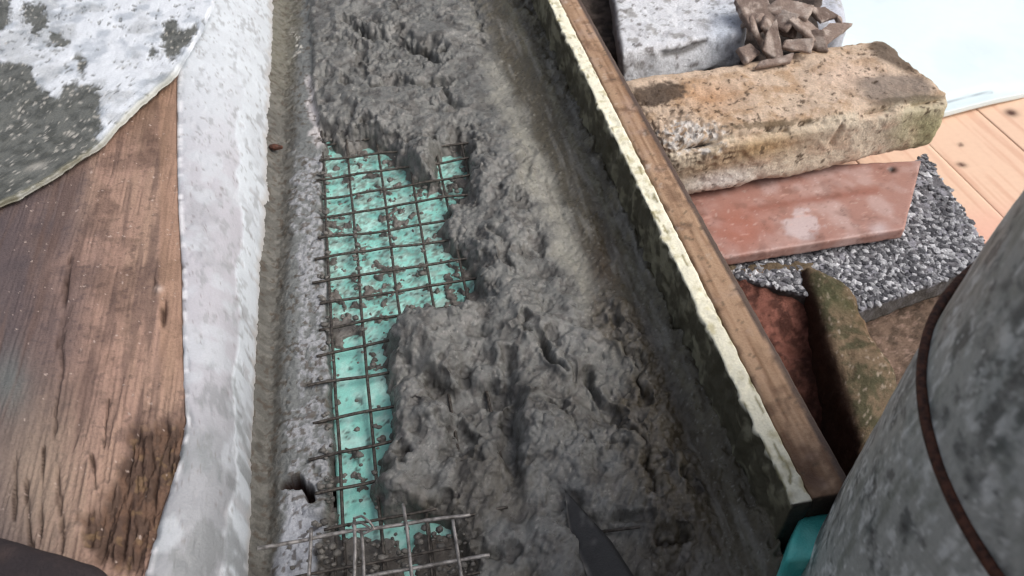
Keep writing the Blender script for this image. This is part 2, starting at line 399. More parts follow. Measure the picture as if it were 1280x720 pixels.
# left ledge of older mortar
led_e = np.interp(v, [-200, 0, 60, 100, 170, 260, 400, 560, 650, 720, 900], [384, 388, 392, 392, 404, 402, 408, 413, 404, 388, 380]) + 6 * n_med
led = ss(3, -5, u - led_e)
wallx = np.interp(v, [-200, 0, 200, 400, 720, 900], [350, 345, 336, 324, 312, 306])
g = u - wallx
led_h = 0.003 + .0003 * ss(40, 22, g) * fbm(X * 200, Y * 200, None, 3, 312) + 0.0014 * n_med + 0.0010 * n_fin + .0006 * n_vf - 0.0065 * np.exp(-((g - 14) / 15) ** 2) + 0.004 * ss(10, -4, g)
crack = np.abs(fbm(X * 80, Y * 80, None, 3, 51)); led_h -= 0.0014 * ss(.06, .0, crack) * ss(180, 230, v) * ss(18, 34, g)
h = h * (1 - led) + led_h * led
hole = np.maximum(ss(.3, .6, blob(wu, wv, 362, 598, 18, 13)), ss(.3, .6, blob(wu, wv, 384, 609, 14, 11, .4)))
h -= 0.016 * np.clip(hole, 0, 1)
h += 0.005 * blob(wu, wv, 398, 632, 20, 11) - .003 * blob(wu, wv, 398, 646, 16, 5)
# colour (of the stuff itself)
grey = lin('686865'); C = np.broadcast_to(grey, X.shape + (3,)).copy()
C = mixc(C, lin('787774'), ss(-.2, .6, n_big) * .6)
C = mixc(C, lin('514e49'), ss(.0, .6, n_med) * .35)
oliv = lin('574f43')
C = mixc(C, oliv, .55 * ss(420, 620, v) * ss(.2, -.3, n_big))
C = mixc(C, lin('8c897f'), run * .9 * ss(foot - 52, foot - 74, u + 8 * n_med))
C = mixc(C, lin('4f4838'), run * ss(-74, -50, u - foot + 8 * n_med) * .9)
C = mixc(C, lin('87836f'), .8 * np.exp(-((u - foot + 16 + 5 * n_med) / 6) ** 2) * run * (.6 + .4 * n_fin))
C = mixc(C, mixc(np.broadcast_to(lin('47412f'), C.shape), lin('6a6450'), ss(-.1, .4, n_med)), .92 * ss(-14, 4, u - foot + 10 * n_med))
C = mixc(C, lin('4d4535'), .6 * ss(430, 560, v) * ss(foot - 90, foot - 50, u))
C = mixc(C, lin('4a402f'), .8 * clay * ss(-.3, .3, n_big + .3))
C = mixc(C, lin('4a3a2a'), .6 * run * blob(u, v, 755, 340, 22, 50))
C = mixc(C, lin('686260'), .5 * ss(.2, .6, n_fin) * lump)
C = mixc(C, lin('5a5048'), .55 * k)
stk = fbm((X * ca + Y * sa) * 60, (-X * sa + Y * ca) * 260, None, 4, 305)
C = mixc(C, lin('8c8982'), .45 * run * ss(.05, .5, fbm(X * 200, Y * 26, None, 4, 306)))
C = mixc(C, lin('4a4338'), .4 * run * ss(.1, .5, fbm(X * 150, Y * 22, None, 4, 307)))
C = mixc(C, lin('8f8b86'), .35 * lump * ss(.2, .5, stk))
C = mixc(C, lin('a8a49e'), .4 * ss(.6, .72, fbm(X * 620, Y * 620, None, 2, 308)))
C = mixc(C, lin('2f2a25'), .35 * ss(.5, .64, fbm(X * 420, Y * 420, None, 2, 309)))
# ledge colours
lc = np.broadcast_to(lin('6f7170'), X.shape + (3,)).copy()
lc = mixc(lc, lin('5d5b56'), ss(36, 20, g + 8 * n_med))
lc = mixc(lc, lin('6f6c60'), ss(34, 20, g + 8 * n_med) * ss(160, 60, v) * .7)
pale = ss(10, 16, sd_poly(wu, wv, [(372, 700), (352, 660), (352, 600), (368, 480), (376, 380), (360, 240), (366, 190), (400, 190), (404, 400), (408, 600), (396, 690)]) + 14 + 10 * n_med)
lc = mixc(lc, lin('97989b'), pale * ss(-.1, .35, n_fin + .3 * n_med + .15))
pale2 = ss(-4, 4, sd_poly(wu, wv, [(383, 90), (392, 95), (402, 140), (404, 175), (388, 178)])); lc = mixc(lc, lin('b9b4b4'), pale2)
pale3 = ss(-4, 6, sd_poly(wu, wv, [(352, 655), (362, 625), (378, 620), (410, 650), (398, 676), (384, 800), (330, 800), (335, 690)])); lc = mixc(lc, lin('a6a8ae'), pale3)
lc = mixc(lc, lin('c8c4bc'), ss(-3, 3, sd_poly(wu, wv, [(364, 20), (374, 24), (372, 60), (364, 66)])) * ss(0, .3, n_fin))
gz_ = ss(40, 22, g); lc = mixc(lc, lin('7d7a73'), .35 * gz_ * ss(-.1, .3, fbm(X * 230, Y * 230, None, 3, 310))); lc = mixc(lc, lin('37322b'), .4 * gz_ * ss(.1, .4, fbm(X * 190, Y * 190, None, 3, 311)))
speck = ss(.3, .45, fbm(X * 330, Y * 330, None, 2, 61) + .1 * fbm(X * 40, Y * 40, None, 2, 62)); lc = mixc(lc, lin('4c4238'), speck * .7)
lc = mixc(lc, lin('2a1712'), np.clip(hole * 1.6, 0, 1))
C = C * (1 - led[..., None]) + lc * led[..., None]
H_FIELD = h
def mortar_z(px, py):
    """height of the mortar under a photo point"""
    p = P(px, py, 0.01)
    for _ in range(3):
        i = int(np.clip(np.searchsorted(x, p[0]), 0, nx - 1)); j = int(np.clip(np.searchsorted(y, p[1]), 0, ny - 1))
        p = P(px, py, float(h[i, j]))
    return float(h[i, j])
G = np.stack([X, Y, h], 2)
# clods and crumbs: displaced along the surface normal in three dimensions, so steep torn faces stay crumbly
NM = gnormals(G)
amp = (lump * (1 - led) * (1 - .8 * k))
q3 = G * np.array([1, 1, 1.3])
clod = fbm(q3[..., 0] * 95, q3[..., 1] * 95, q3[..., 2] * 95, 3, 501); crumb3 = fbm(q3[..., 0] * 260, q3[..., 1] * 260, q3[..., 2] * 260, 4, 502, gain=.62)
bil = np.abs(fbm(q3[..., 0] * 150, q3[..., 1] * 150, q3[..., 2] * 150, 3, 503))
torn = np.exp(-((sd + 12) / 18) ** 2) + .8 * blob(u, v, 640, 250, 40, 90, -.2) + .7 * blob(u, v, 660, 380, 50, 50) + .8 * blob(u, v, 590, 520, 70, 70) + .9 * clay + .5 * blob(u, v, 470, 60, 40, 40)
patchy = np.clip(.75 * ss(-.05, .5, fbm(X * 26, Y * 26, None, 2, 504)) + torn, 0.06, 1)
D3 = amp * (.0010 * clod + .0024 * clod * patchy + .0017 * crumb3 * (.2 + .8 * patchy) - .0036 * (bil - .2) * patchy)
G = G + NM * D3[..., None]
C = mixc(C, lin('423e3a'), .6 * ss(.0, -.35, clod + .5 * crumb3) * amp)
F = gridF(nx, ny)
fu = led.reshape(-1)[F].mean(1); fk = h.reshape(-1)[F].max(1)
def sub(name, sel, mat):
    f_ = F[sel]; used = np.unique(f_); remap = -np.ones(nx * ny, np.int64); remap[used] = np.arange(len(used))
    return mk(name, G.reshape(-1, 3)[used], remap[f_], mat, C.reshape(-1, 3)[used])
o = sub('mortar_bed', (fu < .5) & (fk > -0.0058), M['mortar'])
tag(o, 'wet grey mortar heaped unevenly over the wire mesh between the white wall and the board', 'mortar')
o = sub('mortar_ledge', fu >= .5, M['ledge'])
tag(o, 'narrow rough ledge of older pale speckled mortar along the foot of the white wall', 'ledge')
# bedding under the trench: closes it for other viewpoints
def flat(z, poly): return [P(a, b, z) for a, b in poly]
block('trench_base', [(-.135, .06, -.018), (.18, .06, -.018), (.18, 1.14, -.018), (-.135, 1.14, -.018)], (0, 0, -.12), M['soil'], lambda W, N: np.broadcast_to(lin('5a5048'), W.shape), .012, .003)
tag(bpy.data.objects['trench_base'], kind='structure')

# ================================================================ FOAM BOARD under the mesh
c0 = P(409, 150, -.004); xl = P(410, 400, -.004)[0]; xr = P(604, 200, -.004)[0]
def foam_col(W, N):
    n = N3(W, 130, 3); n2 = N3(W, 420, 4, 3)
    c = mixc(np.broadcast_to(lin('86c5ba'), W.shape), lin('b0dad2'), ss(-.2, .5, n))
    U, V_ = UV(W); up_ = ss(450, 400, V_)
    c = mixc(c, lin('84958c'), (.25 + .45 * up_) * ss(.02, .35, n2 + .6 * n + .12 * up_))
    c = mixc(c, lin('5f625b'), .75 * ss(.28, .42, N3(W, 330, 9, 4, gain=.65) + .14 * up_))
    return mixc(c, lin('3d3a36'), .8 * ss(.52, .62, N3(W, 240, 8, 2)))
block('foam_board', [(xl, .1, -.004), (xr, .1, -.004), (xr, .66, -.004), (xl, .66, -.004)], (0, 0, -.014), M['foam'], foam_col, .0016, .0015,
      lambda W, N: .0003 * N3(W, 160, 5))
tag(bpy.data.objects['foam_board'], 'flat turquoise foam board smeared with mortar lying under the wire mesh', 'foam board')

# ================================================================ WIRE MESHES
rnd = random.Random(4)
def bend(a, b, n, amp, seed):
    a, b = np.asarray(a), np.asarray(b); t = np.linspace(0, 1, n)[:, None]
    p = a * (1 - t) + b * t; s = t[:, 0] * np.linalg.norm(b - a)
    p[:, 2] += amp * fbm(s * 22, s * 0 + seed * 3.3, None, 2, seed); p[:, 0] += amp * .5 * fbm(s * 18, s * 0 + seed * 1.7, None, 2, seed + 9)
    p[:, 1] += amp * .5 * fbm(s * 18, s * 0 + seed * 2.1, None, 2, seed + 5)
    return p
mesh1 = tag(empty('wire_mesh', (.05, .4, 0)), 'dull grey square wire mesh bedded in mortar over the turquoise board', 'wire mesh')
ZM = 0.0035
cross_y = [(174, 408, 590), (197, 398, 600), (218, 396, 600), (242, 402, 596), (265, 400, 600), (292, 396, 590), (316, 392, 596), (345, 392, 610), (372, 400, 602), (405, 398, 620), (436, 396, 520),
           (474, 386, 520), (518, 392, 520), (564, 384, 520), (607, 396, 500)]
for i, (py, pa, pb) in enumerate(cross_y):
    yw = P(450, py, ZM)[1]
    xa = P(pa, py, ZM)[0]; xb = P(pb, py - 8, ZM)[0]
    a = (xa, yw - .0012 + rnd.uniform(-.001, .001), ZM + .0008); b = (xb, yw + .0035 + rnd.uniform(-.001, .001), ZM + .0008)
    tube('wire', bend(a, b, 26, .0026, i + 3), .00108, M['wire'], mesh1)
for k_ in range(6):
    xw = [.0, .0, .0, .0, .0, .0][k_]
    xa = [P(409, 300, ZM)[0], P(444, 300, ZM)[0], P(487, 300, ZM)[0], P(527, 300, ZM)[0], P(568, 300, ZM)[0], P(606, 300, ZM)[0]][k_]
    ya, yb = .12, .64
    tube('wire', bend((xa + .001, ya, ZM - .0008), (xa, yb, ZM - .0008), 40, .0016, 30 + k_), .00108, M['wire'], mesh1)
mesh2 = tag(empty('wire_mesh', (.0, .25, 0)), 'bright end of a second wire mesh raised above the mortar at the bottom edge', 'wire mesh')
Z2 = .022
def pz(q, z): return P(q[0], q[1], z)
for i, (q, zz, bright) in enumerate([
    ([(322, 686), (350, 681), (400, 671), (440, 664), (474, 660), (530, 651), (588, 644)], Z2, 1), ([(405, 662), (440, 655), (532, 639), (545, 636)], .013, 0),
    ([(360, 724), (387, 718), (452, 706), (565, 685)], .012, 0), ([(420, 729), (480, 717), (588, 698), (612, 694)], Z2, 1),
    ([(350, 760), (450, 742), (600, 716)], .015, 0), ([(340, 800), (450, 778), (620, 750)], Z2, 1)]):
    pts = resample(np.array([pz(a, zz) for a in q]), 24); pts[:, 2] += .0008 * fbm(pts[:, 0] * 60, pts[:, 0] * 0 + i, None, 2, 70 + i)
    tube('wire', pts, .0011 if bright else .0009, M['bright_wire'] if bright else M['wire'], mesh2)
for i, (q, z0_, z1_, bright) in enumerate([
    ([(389, 660), (388, 690), (386, 722), (380, 800)], Z2 + .002, Z2, 1), ([(443, 650), (444, 685), (443, 722), (440, 800)], Z2 + .002, Z2, 1),
    ([(452, 664), (454, 690), (455, 722), (456, 800)], Z2 + .002, Z2, 1), ([(504, 630), (509, 662), (515, 722), (524, 800)], Z2 + .003, Z2, 1),
    ([(566, 650), (571, 682), (577, 722), (590, 800)], Z2 + .002, Z2, 1), ([(477, 648), (480, 722), (483, 800)], .010, .010, 0),
    ([(532, 640), (540, 722), (548, 800)], .010, .010, 0), ([(420, 660), (419, 722), (417, 800)], .008, .008, 0)]):
    n = len(q); pts = np.array([P(a[0], a[1], z0_ + (z1_ - z0_) * j / (n - 1)) for j, a in enumerate(q)])
    tube('wire', resample(pts, 16), .0010 if bright else .0008, M['bright_wire'] if bright else M['wire'], mesh2)
tie = [P(442, 648, .024), P(452, 645, .028), P(462, 652, .029), P(468, 661, .027), P(455, 667, .025), P(446, 664, .022), P(440, 656, .023), P(450, 652, .027), P(464, 661, .027)]
o = tube('tie_wire', tie, .0007, M['bright_wire'], None, 6, samples=40)
tag(o, 'short twist of bright tie wire wrapped round the raised mesh crossing', 'tie wire')
for a, b, lb in [((580, 645), (634, 633), 'thin dark wire end lying in mortar right of the raised mesh'), ((752, 664), (800, 658), 'short dark wire poking out of mortar right of the dark blade')]:
    z0_, z1_ = mortar_z(*a) + .001, mortar_z(*b) + .0015
    o = tube('loose_wire', bend(P(*a, z0_), P(*b, z1_), 12, .0008, 3), .0009, M['wire']); tag(o, lb, 'wire')

# trowel blade stuck upright in the mortar
def blade():
    tipz = mortar_z(706, 614) + .004
    A = P(706, 612, tipz); B = P(712, 668, .012); Cc = P(752, 760, .010); D = P(818, 760, .030); E_ = P(764, 676, .026)
    outer = [A, (A + B) / 2, B, (B + Cc) / 2, Cc]; inner = [A, (A * .5 + E_ * .5), E_, (E_ + D) / 2, D]
    o_ = resample(np.array(outer), 30); i_ = resample(np.array(inner), 30)
    tt = np.linspace(0, 1, 8)[None, :, None]
    G = o_[:, None] * (1 - tt) + i_[:, None] * tt
    def bc(G): return mixc(mixc(np.broadcast_to(lin('3f3d3c'), G.shape), lin('6d6a66'), ss(.1, .4, N3(G, 120, 321))), lin('2c2a29'), .6 * ss(.0, .4, N3(G, 60, 322)))
    return sheet('trowel_blade', G, M['blade'], bc, None, (0.0006, -0.0004, -.0016))
tag(blade(), 'dark pointed steel blade half buried in the mortar at the bottom', 'trowel blade')
nail = tube('nail', [P(337, 183, .006), P(343, 184, .006), P(353, 184, .004)], .003, M['rust'], None, 8, taper=[.0016, .0032, .0014])
tag(nail, 'small rusty red nail head in the groove between white wall and ledge', 'nail')

# ================================================================ FORMWORK BOARD on the right
ZT = .057
in_n, in_f = P(988, 630, ZT), P(683, 0, ZT)
dirv = (in_f - in_n); dirv /= np.linalg.norm(dirv)
near, far = in_n, in_n + dirv * .86
cr_w = np.array([.0125, 0, 0]); full = np.array([.0365, 0, 0])
def board_out(yy): return np.interp(yy, [near[1], far[1]], [(near + full)[0], (far + full)[0] - .005])
fb = tag(empty('formwork_board', (float(near[0]), .5, 0)), 'long brown formwork board with flaking cream inner edge beside the wet mortar', 'board')
def bcol(W, N):
    U, V_ = UV(W); g = fbm(W[:, 0] * 500, W[:, 1] * 18, W[:, 2] * 500, 4, 71); n = N3(W, 60, 72)
    c = mixc(np.broadcast_to(lin('a88a70'), W.shape), lin('7f6048'), ss(-.3, .5, g))
    c = mixc(c, lin('a99388'), .5 * ss(0, .5, n))
    c = mixc(c, lin('4b3122'), .85 * blob(U, V_, 1012, 596, 14, 26, -.4) + .5 * blob(U, V_, 846, 224, 6, 4))
    c = mixc(c, lin('5f4433'), .6 * ss(.15, .45, N3(W, 90, 69) + .35 * ss(420, 600, V_))); c = mixc(c, lin('c2b3a6'), .5 * ss(.3, .5, N3(W, 130, 68)) * ss(500, 200, V_))
    ox = board_out(W[:, 1]) - W[:, 0] + .0008 * fbm(W[:, 1] * 90, W[:, 1] * 0, None, 3, 70)
    c = mixc(c, lin('463a36'), .9 * ss(.0048, .0038, ox)); c = mixc(c, lin('33281f'), ss(.2, .6, -N[:, 1]))  # near end of the plank darkened as well: its shade is painted in
    c = mixc(c, lin('55483a'), .7 * ss(.5, .62, N3(W, 300, 77, 2)))
    return c
a0, b0 = near + cr_w, near + full; a1, b1 = far + cr_w, far + full - (.005, 0, 0)
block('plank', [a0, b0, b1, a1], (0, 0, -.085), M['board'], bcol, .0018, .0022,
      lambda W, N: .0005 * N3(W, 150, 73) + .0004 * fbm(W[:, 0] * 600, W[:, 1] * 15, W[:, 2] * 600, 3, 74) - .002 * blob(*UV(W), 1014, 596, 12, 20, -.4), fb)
def ccol(W, N):
    n = N3(W, 220, 75); U, V_ = UV(W)
    c = mixc(np.broadcast_to(lin('e4dfca'), W.shape), lin('c4bc9c'), ss(0, .5, n))
    st = fbm(W[:, 0] * 420, W[:, 1] * 60, W[:, 2] * 200, 3, 76)
    c = mixc(c, lin('8a8260'), .9 * ss(.28, .45, st))
    c = mixc(c, lin('2c2822'), ss(.2, .6, -N[:, 1]))  # near end face: deep shade put into the colour
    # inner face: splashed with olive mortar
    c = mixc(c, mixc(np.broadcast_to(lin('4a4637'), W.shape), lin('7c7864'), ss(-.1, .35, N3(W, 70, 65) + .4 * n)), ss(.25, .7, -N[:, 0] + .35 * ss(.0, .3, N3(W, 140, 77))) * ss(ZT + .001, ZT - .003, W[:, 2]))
    return c
def cdisp(W, N):
    e = fbm(W[:, 1] * 120, W[:, 1] * 0, W[:, 2] * 60, 4, 78)
    return .0009 * N3(W, 200, 79) + np.where(N[:, 0] < -.3, .0032 * e - .0012 + .0016 * N3(W, 130, 66), 0) - .0012 * ss(.2, .5, N3(W, 110, 80)) * ss(.3, .9, N[:, 2])
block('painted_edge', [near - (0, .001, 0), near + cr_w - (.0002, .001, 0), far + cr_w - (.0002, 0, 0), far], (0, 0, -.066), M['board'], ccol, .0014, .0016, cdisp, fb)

# ================================================================ LEFT: painted wall, rotten timber, painted slab
ZW = .055
edge_px = [(262, -420), (250, -160), (236, -40), (221, 80), (221, 180), (222, 250), (227, 340), (228, 430), (232, 540), (208, 630), (186, 700), (168, 780), (150, 900)]
top = resample(np.array([P(*q, ZW) for q in edge_px]), 900)
bot_px = [(352, -420), (349, -160), (346, -40), (343, 80), (338, 180), (336, 250), (328, 340), (322, 430), (317, 540), (314, 630), (313, 700), (308, 780), (304, 900)]
# bottom curve matched by Y, lies at the foot of the wall
bY = np.array([P(*q, 0.002) for q in bot_px]); order = np.argsort(bY[:, 1])
def bx_at(yv): return np.interp(yv, bY[order, 1], bY[order, 0])
bot = np.stack([bx_at(top[:, 1]), top[:, 1], np.full(len(top), .0)], 1)
s_ = np.linspace(0, 1, 74)[None, :, None]
G = top[:, None] * (1 - s_) + bot[:, None] * s_
arch = np.sin(s_ * math.pi) * .010 + .012 * (s_ ** .5) * (1 - s_); G = G + arch * np.array([.5, 0, .8])
Wst = {}
def wall_fields(G):
    U, V_ = UV(G); s = np.broadcast_to(s_[..., 0], U.shape)
    peel = fbm(G[..., 0] * 200, G[..., 1] * 120, None, 3, 81, gain=.6)
    big = fbm(G[..., 0] * 50, G[..., 1] * 18, None, 3, 82)
    return U, V_, s, peel, big
def wall_disp(G):
    U, V_, s, peel, big = wall_fields(G)
    d = .0008 * fbm(G[..., 0] * 60, G[..., 1] * 30, None, 3, 83) + .00025 * fbm(G[..., 0] * 300, G[..., 1] * 200, None, 2, 84)
    edge_s = .62 + .12 * big + .06 * fbm(G[..., 1] * 60, G[..., 1] * 0, None, 3, 86)
    d += .0007 * ss(-.01, .02, s - edge_s) - .0007 * ss(.34, .40, peel)
    return d
def wall_col(G):
    U, V_, s, peel, big = wall_fields(G)
    c = np.broadcast_to(lin('c2c7cc'), G.shape)
    edge_s = .62 + .12 * big + .06 * fbm(G[..., 1] * 60, G[..., 1] * 0, None, 3, 86)
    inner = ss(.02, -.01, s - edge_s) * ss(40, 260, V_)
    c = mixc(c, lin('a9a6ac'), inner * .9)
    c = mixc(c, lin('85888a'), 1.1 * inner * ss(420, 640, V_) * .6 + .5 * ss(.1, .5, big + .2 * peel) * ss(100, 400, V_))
    c = mixc(c, lin('9b989a'), ss(.40, .52, peel) * .6 * (.3 + .7 * ss(.4, .7, s)))
    fl = fbm(G[..., 0] * 260, G[..., 1] * 110, None, 3, 85, gain=.6)
    c = mixc(c, lin('8f9092'), ss(.26, .38, fl + .12 * (s - .5)) * .65 * ss(.05, .2, s)); c = mixc(c, lin('b9bdc2'), .6 * ss(0, .3, N3(G, 60, 105)))
    c = mixc(c, lin('77716f'), ss(.52, .6, fbm(G[..., 0] * 480, G[..., 1] * 260, None, 3, 87)) * .6)
    c = mixc(c, lin('aaa6a2'), .8 * ss(.86, .96, s + .05 * peel))
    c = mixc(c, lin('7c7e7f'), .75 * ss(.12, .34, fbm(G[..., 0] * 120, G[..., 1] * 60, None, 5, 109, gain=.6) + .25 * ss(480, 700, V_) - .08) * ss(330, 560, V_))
    c = mixc(c, lin('e6e4e6'), ss(.06, .02, s) * .7 * ss(-.1, .3, fbm(G[..., 1] * 200, s * 3, None, 3, 88)))
    return c
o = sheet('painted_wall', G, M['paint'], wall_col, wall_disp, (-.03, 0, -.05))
tag(o, 'white painted wall face with peeling flakes running down between rotten timber and trench', 'wall')
# timber: runs left from the painted edge
ed = np.array([P(*q, ZW + .0012) for q in edge_px]); ed = resample(ed, 3000)
ed = ed[(ed[:, 1] > P(180, 735, ZW)[1]) & (ed[:, 1] < P(230, 20, ZW)[1])]; ed = resample(ed, 620)
n_t = 240; tt = np.linspace(0, 1, n_t)[None, :, None]
left = ed.copy(); left[:, 0] -= .17; left[:, 2] += .004
G = ed[:, None] * (1 - tt) + left[:, None] * tt
rows = np.linspace(0, 1, G.shape[0])[:, None]
def wood_f(G):
    U, V_ = UV(G); wob = .0015 * fbm(G[..., 0] * 8, G[..., 1] * 12, None, 2, 91)
    xx = G[..., 0] + wob + .12 * (G[..., 1] - .4) * 0
    grain = fbm(xx * 520, G[..., 1] * 26, None, 5, 92) * (.55 + .45 * fbm(G[..., 0] * 30, G[..., 1] * 20, None, 2, 90)); crack = fbm(xx * 120, G[..., 1] * 9, None, 3, 93)
    rot = ss(-12, 14, sd_poly(U + 14 * fbm(G[..., 0] * 120, G[..., 1] * 120, None, 3, 94), V_ + 10 * grain, [(165, 535), (240, 530), (240, 600), (215, 660), (180, 720), (110, 700), (100, 650), (150, 600)]) + 8 * fbm(G[..., 0] * 260, G[..., 1] * 40, None, 3, 108))
    return U, V_, grain, crack, rot
CR = [([(88, 320), (82, 380), (72, 430), (74, 470)], 4), ([(72, 470), (66, 520), (74, 600), (76, 690)], 2.5), ([(52, 560), (52, 680)], 2), ([(112, 570), (118, 610)], 2),
      ([(135, 500), (132, 560)], 1.5), ([(20, 560), (16, 650)], 2), ([(195, 350), (205, 375), (204, 410)], 3), ([(30, 600), (40, 690)], 2.5)]
def wood_disp(G):
    U, V_, grain, crack, rot = wood_f(G)
    d = .0004 * grain + .0022 * fbm(G[..., 0] * 22, G[..., 1] * 14, None, 3, 95)
    d -= .0014 * ss(.30, .5, crack) * ss(380, 600, V_)
    cn = np.clip(.75 + 1.1 * fbm(G[..., 0] * 200, G[..., 1] * 60, None, 3, 89), 0, 1.3)
    for p, w_ in CR: d -= .003 * cn * np.exp(-(d_line(U + 7 * crack + 3 * grain, V_, p) / w_) ** 2)
    d += rot * (-.003 + .005 * fbm(G[..., 0] * 320, G[..., 1] * 70, None, 5, 96, gain=.6))
    fib = fbm(G[..., 0] * 700, G[..., 1] * 22, None, 4, 106, ridge=True); d += .0007 * fib * ss(380, 620, V_ + 30 * crack) + .0004 * fib
    d += .0025 * blob(U, V_, 199, 365, 5, 7) - .002 * blob(U, V_, 204, 385, 4, 16)
    return d
def wood_col(G):
    U, V_, grain, crack, rot = wood_f(G)
    c = np.broadcast_to(lin('9d8072'), G.shape)
    c = mixc(c, lin('755a4d'), ss(-.3, .5, grain) * .3)
    c = mixc(c, lin('9c8370'), ss(.0, .6, fbm(G[..., 0] * 60, G[..., 1] * 10, None, 3, 97)) * .5)
    c = mixc(c, lin('6b564c'), .65 * ss(.0, .35, N3(G, 40, 103)) + .35 * ss(0, .4, N3(G, 200, 104)))
    fib = fbm(G[..., 0] * 700, G[..., 1] * 22, None, 4, 106, ridge=True); c = mixc(c, lin('b39a84'), .5 * ss(.1, .6, fib) * ss(420, 620, V_) * ss(150, 60, U)); c = mixc(c, lin('5a483e'), .35 * ss(.0, -.4, fib) * ss(420, 600, V_))
    c = mixc(c, lin('4f3f3c'), .5 * ss(.25, .5, N3(G, 260, 107)))
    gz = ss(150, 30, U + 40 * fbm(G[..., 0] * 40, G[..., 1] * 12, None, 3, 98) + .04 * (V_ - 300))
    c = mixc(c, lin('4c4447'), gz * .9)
    c = mixc(c, lin('5f6a6a'), .6 * blob(U, V_, 12, 480, 24, 40))
    c = mixc(c, lin('998675'), .6 * blob(U, V_, 50, 600, 60, 90))
    c = mixc(c, lin('5e4c46'), .6 * ss(.25, .5, crack) + .5 * blob(U, V_, 55, 300, 16, 14))
    c = mixc(c, lin('5a4436'), .6 * blob(U, V_, 170, 140, 70, 50)); c = mixc(c, lin('9b7c66'), .5 * ss(196, 203, U + 3 * grain) * ss(520, 420, V_))  # first patch: shadow below the slab edge painted into the wood colour
    c = mixc(c, lin('3a2a21'), rot * .85); c = mixc(c, lin('6e5444'), rot * .6 * ss(.0, .4, fbm(G[..., 0] * 300, G[..., 1] * 110, None, 3, 99)))
    c = mixc(c, lin('8a7050'), rot * .35 * ss(.35, .5, fbm(G[..., 0] * 200, G[..., 1] * 200, None, 2, 101)))
    cn = np.clip(.6 + 1.3 * fbm(G[..., 0] * 200, G[..., 1] * 60, None, 3, 89), 0, 1.1)
    for p, w_ in CR: c = mixc(c, lin('35251f'), .8 * cn * np.exp(-(d_line(U + 7 * crack + 3 * grain, V_, p) / w_) ** 2))
    c = mixc(c, lin('b5a399'), .8 * ss(.74, .8, fbm(G[..., 0] * 420, G[..., 1] * 380, None, 2, 102)) + .8 * blob(U, V_, 199, 361, 5, 4))
    return c
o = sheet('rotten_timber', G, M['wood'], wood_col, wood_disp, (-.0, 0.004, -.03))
tag(o, 'weathered reddish brown timber with cracks and a rotten lower corner beside the white wall', 'timber')
# painted slab over the timber, upper left
sl_px = [(340, -420), (300, -160), (272, -30), (266, 5), (252, 36), (228, 76), (214, 96), (186, 118), (160, 142), (130, 176), (100, 196), (60, 222), (20, 245), (-20, 262), (-120, 300), (-260, 340)]
ZS = .067
e = resample(np.array([P(*q, ZS) for q in sl_px]), 760)
e[:, :2] += (.0016 * fbm(e[:, 1] * 140 + e[:, 0] * 90, e[:, 0] * 0, None, 4, 111))[:, None] * np.array([.7, -.7])
corner = np.array([P(-300, -420, ZS)]) + [[0, 0, .004]]
lft = resample(np.array([P(60, -420, ZS), P(-60, -160, ZS), P(-150, 0, ZS), P(-260, 120, ZS), P(-330, 250, ZS)]), 760); lft[:, 2] += .004
tt = np.linspace(0, 1, 430)[None, :, None]
tt = tt ** 1.25
G = e[:, None] * (1 - tt) + lft[:, None] * tt
rd = np.clip(tt * 430 / 3, 0, 1); G = G - np.array([0, 0, 1]) * (.004 * (1 - np.sqrt(1 - (1 - rd) ** 2)))
GREYP = [[(-300, 60), (0, 76), (38, 82), (52, 112), (70, 122), (84, 106), (122, 108), (126, 160), (112, 196), (40, 236), (-40, 290), (-300, 400)],
         [(203, 35), (214, 22), (224, 30), (226, 40), (250, 26), (240, 48), (226, 66), (212, 78), (204, 62)], [(-30, -10), (10, -20), (12, 30), (-10, 44)],
         [(30, 2), (54, 6), (60, 30), (44, 46), (30, 20)], [(60, 42), (86, 48), (84, 58), (62, 60)], [(190, 60), (200, 64), (196, 72), (188, 68)], [(94, 70), (108, 74), (104, 96), (96, 90)]]
def slab_m(G):
    U, V_ = UV(G); q = 5 * fbm(G[..., 0] * 200, G[..., 1] * 200, None, 4, 112); q2 = 5 * fbm(G[..., 0] * 200, G[..., 1] * 200, None, 4, 113)
    m = np.zeros(U.shape)
    for i, p in enumerate(GREYP): m = np.maximum(m, ss(-3.2, 2.2, sd_poly(U + 1.6 * q, V_ + 1.6 * q2, p)))
    sp = fbm(G[..., 0] * 220, G[..., 1] * 220, None, 3, 114) + .12 * blob(U, V_, 40, 30, 60, 40)
    m = np.maximum(m, .75 * ss(.38, .60, sp)); m = np.maximum(m, .35 * ss(.1, .5, fbm(G[..., 0] * 45, G[..., 1] * 45, None, 4, 110) + .3 * ss(150, 60, U)))
    return U, V_, m
def slab_disp(G):
    U, V_, m = slab_m(G)
    return .0012 * fbm(G[..., 0] * 60, G[..., 1] * 60, None, 4, 115) - .0009 * m + m * .0006 * fbm(G[..., 0] * 500, G[..., 1] * 500, None, 3, 116)
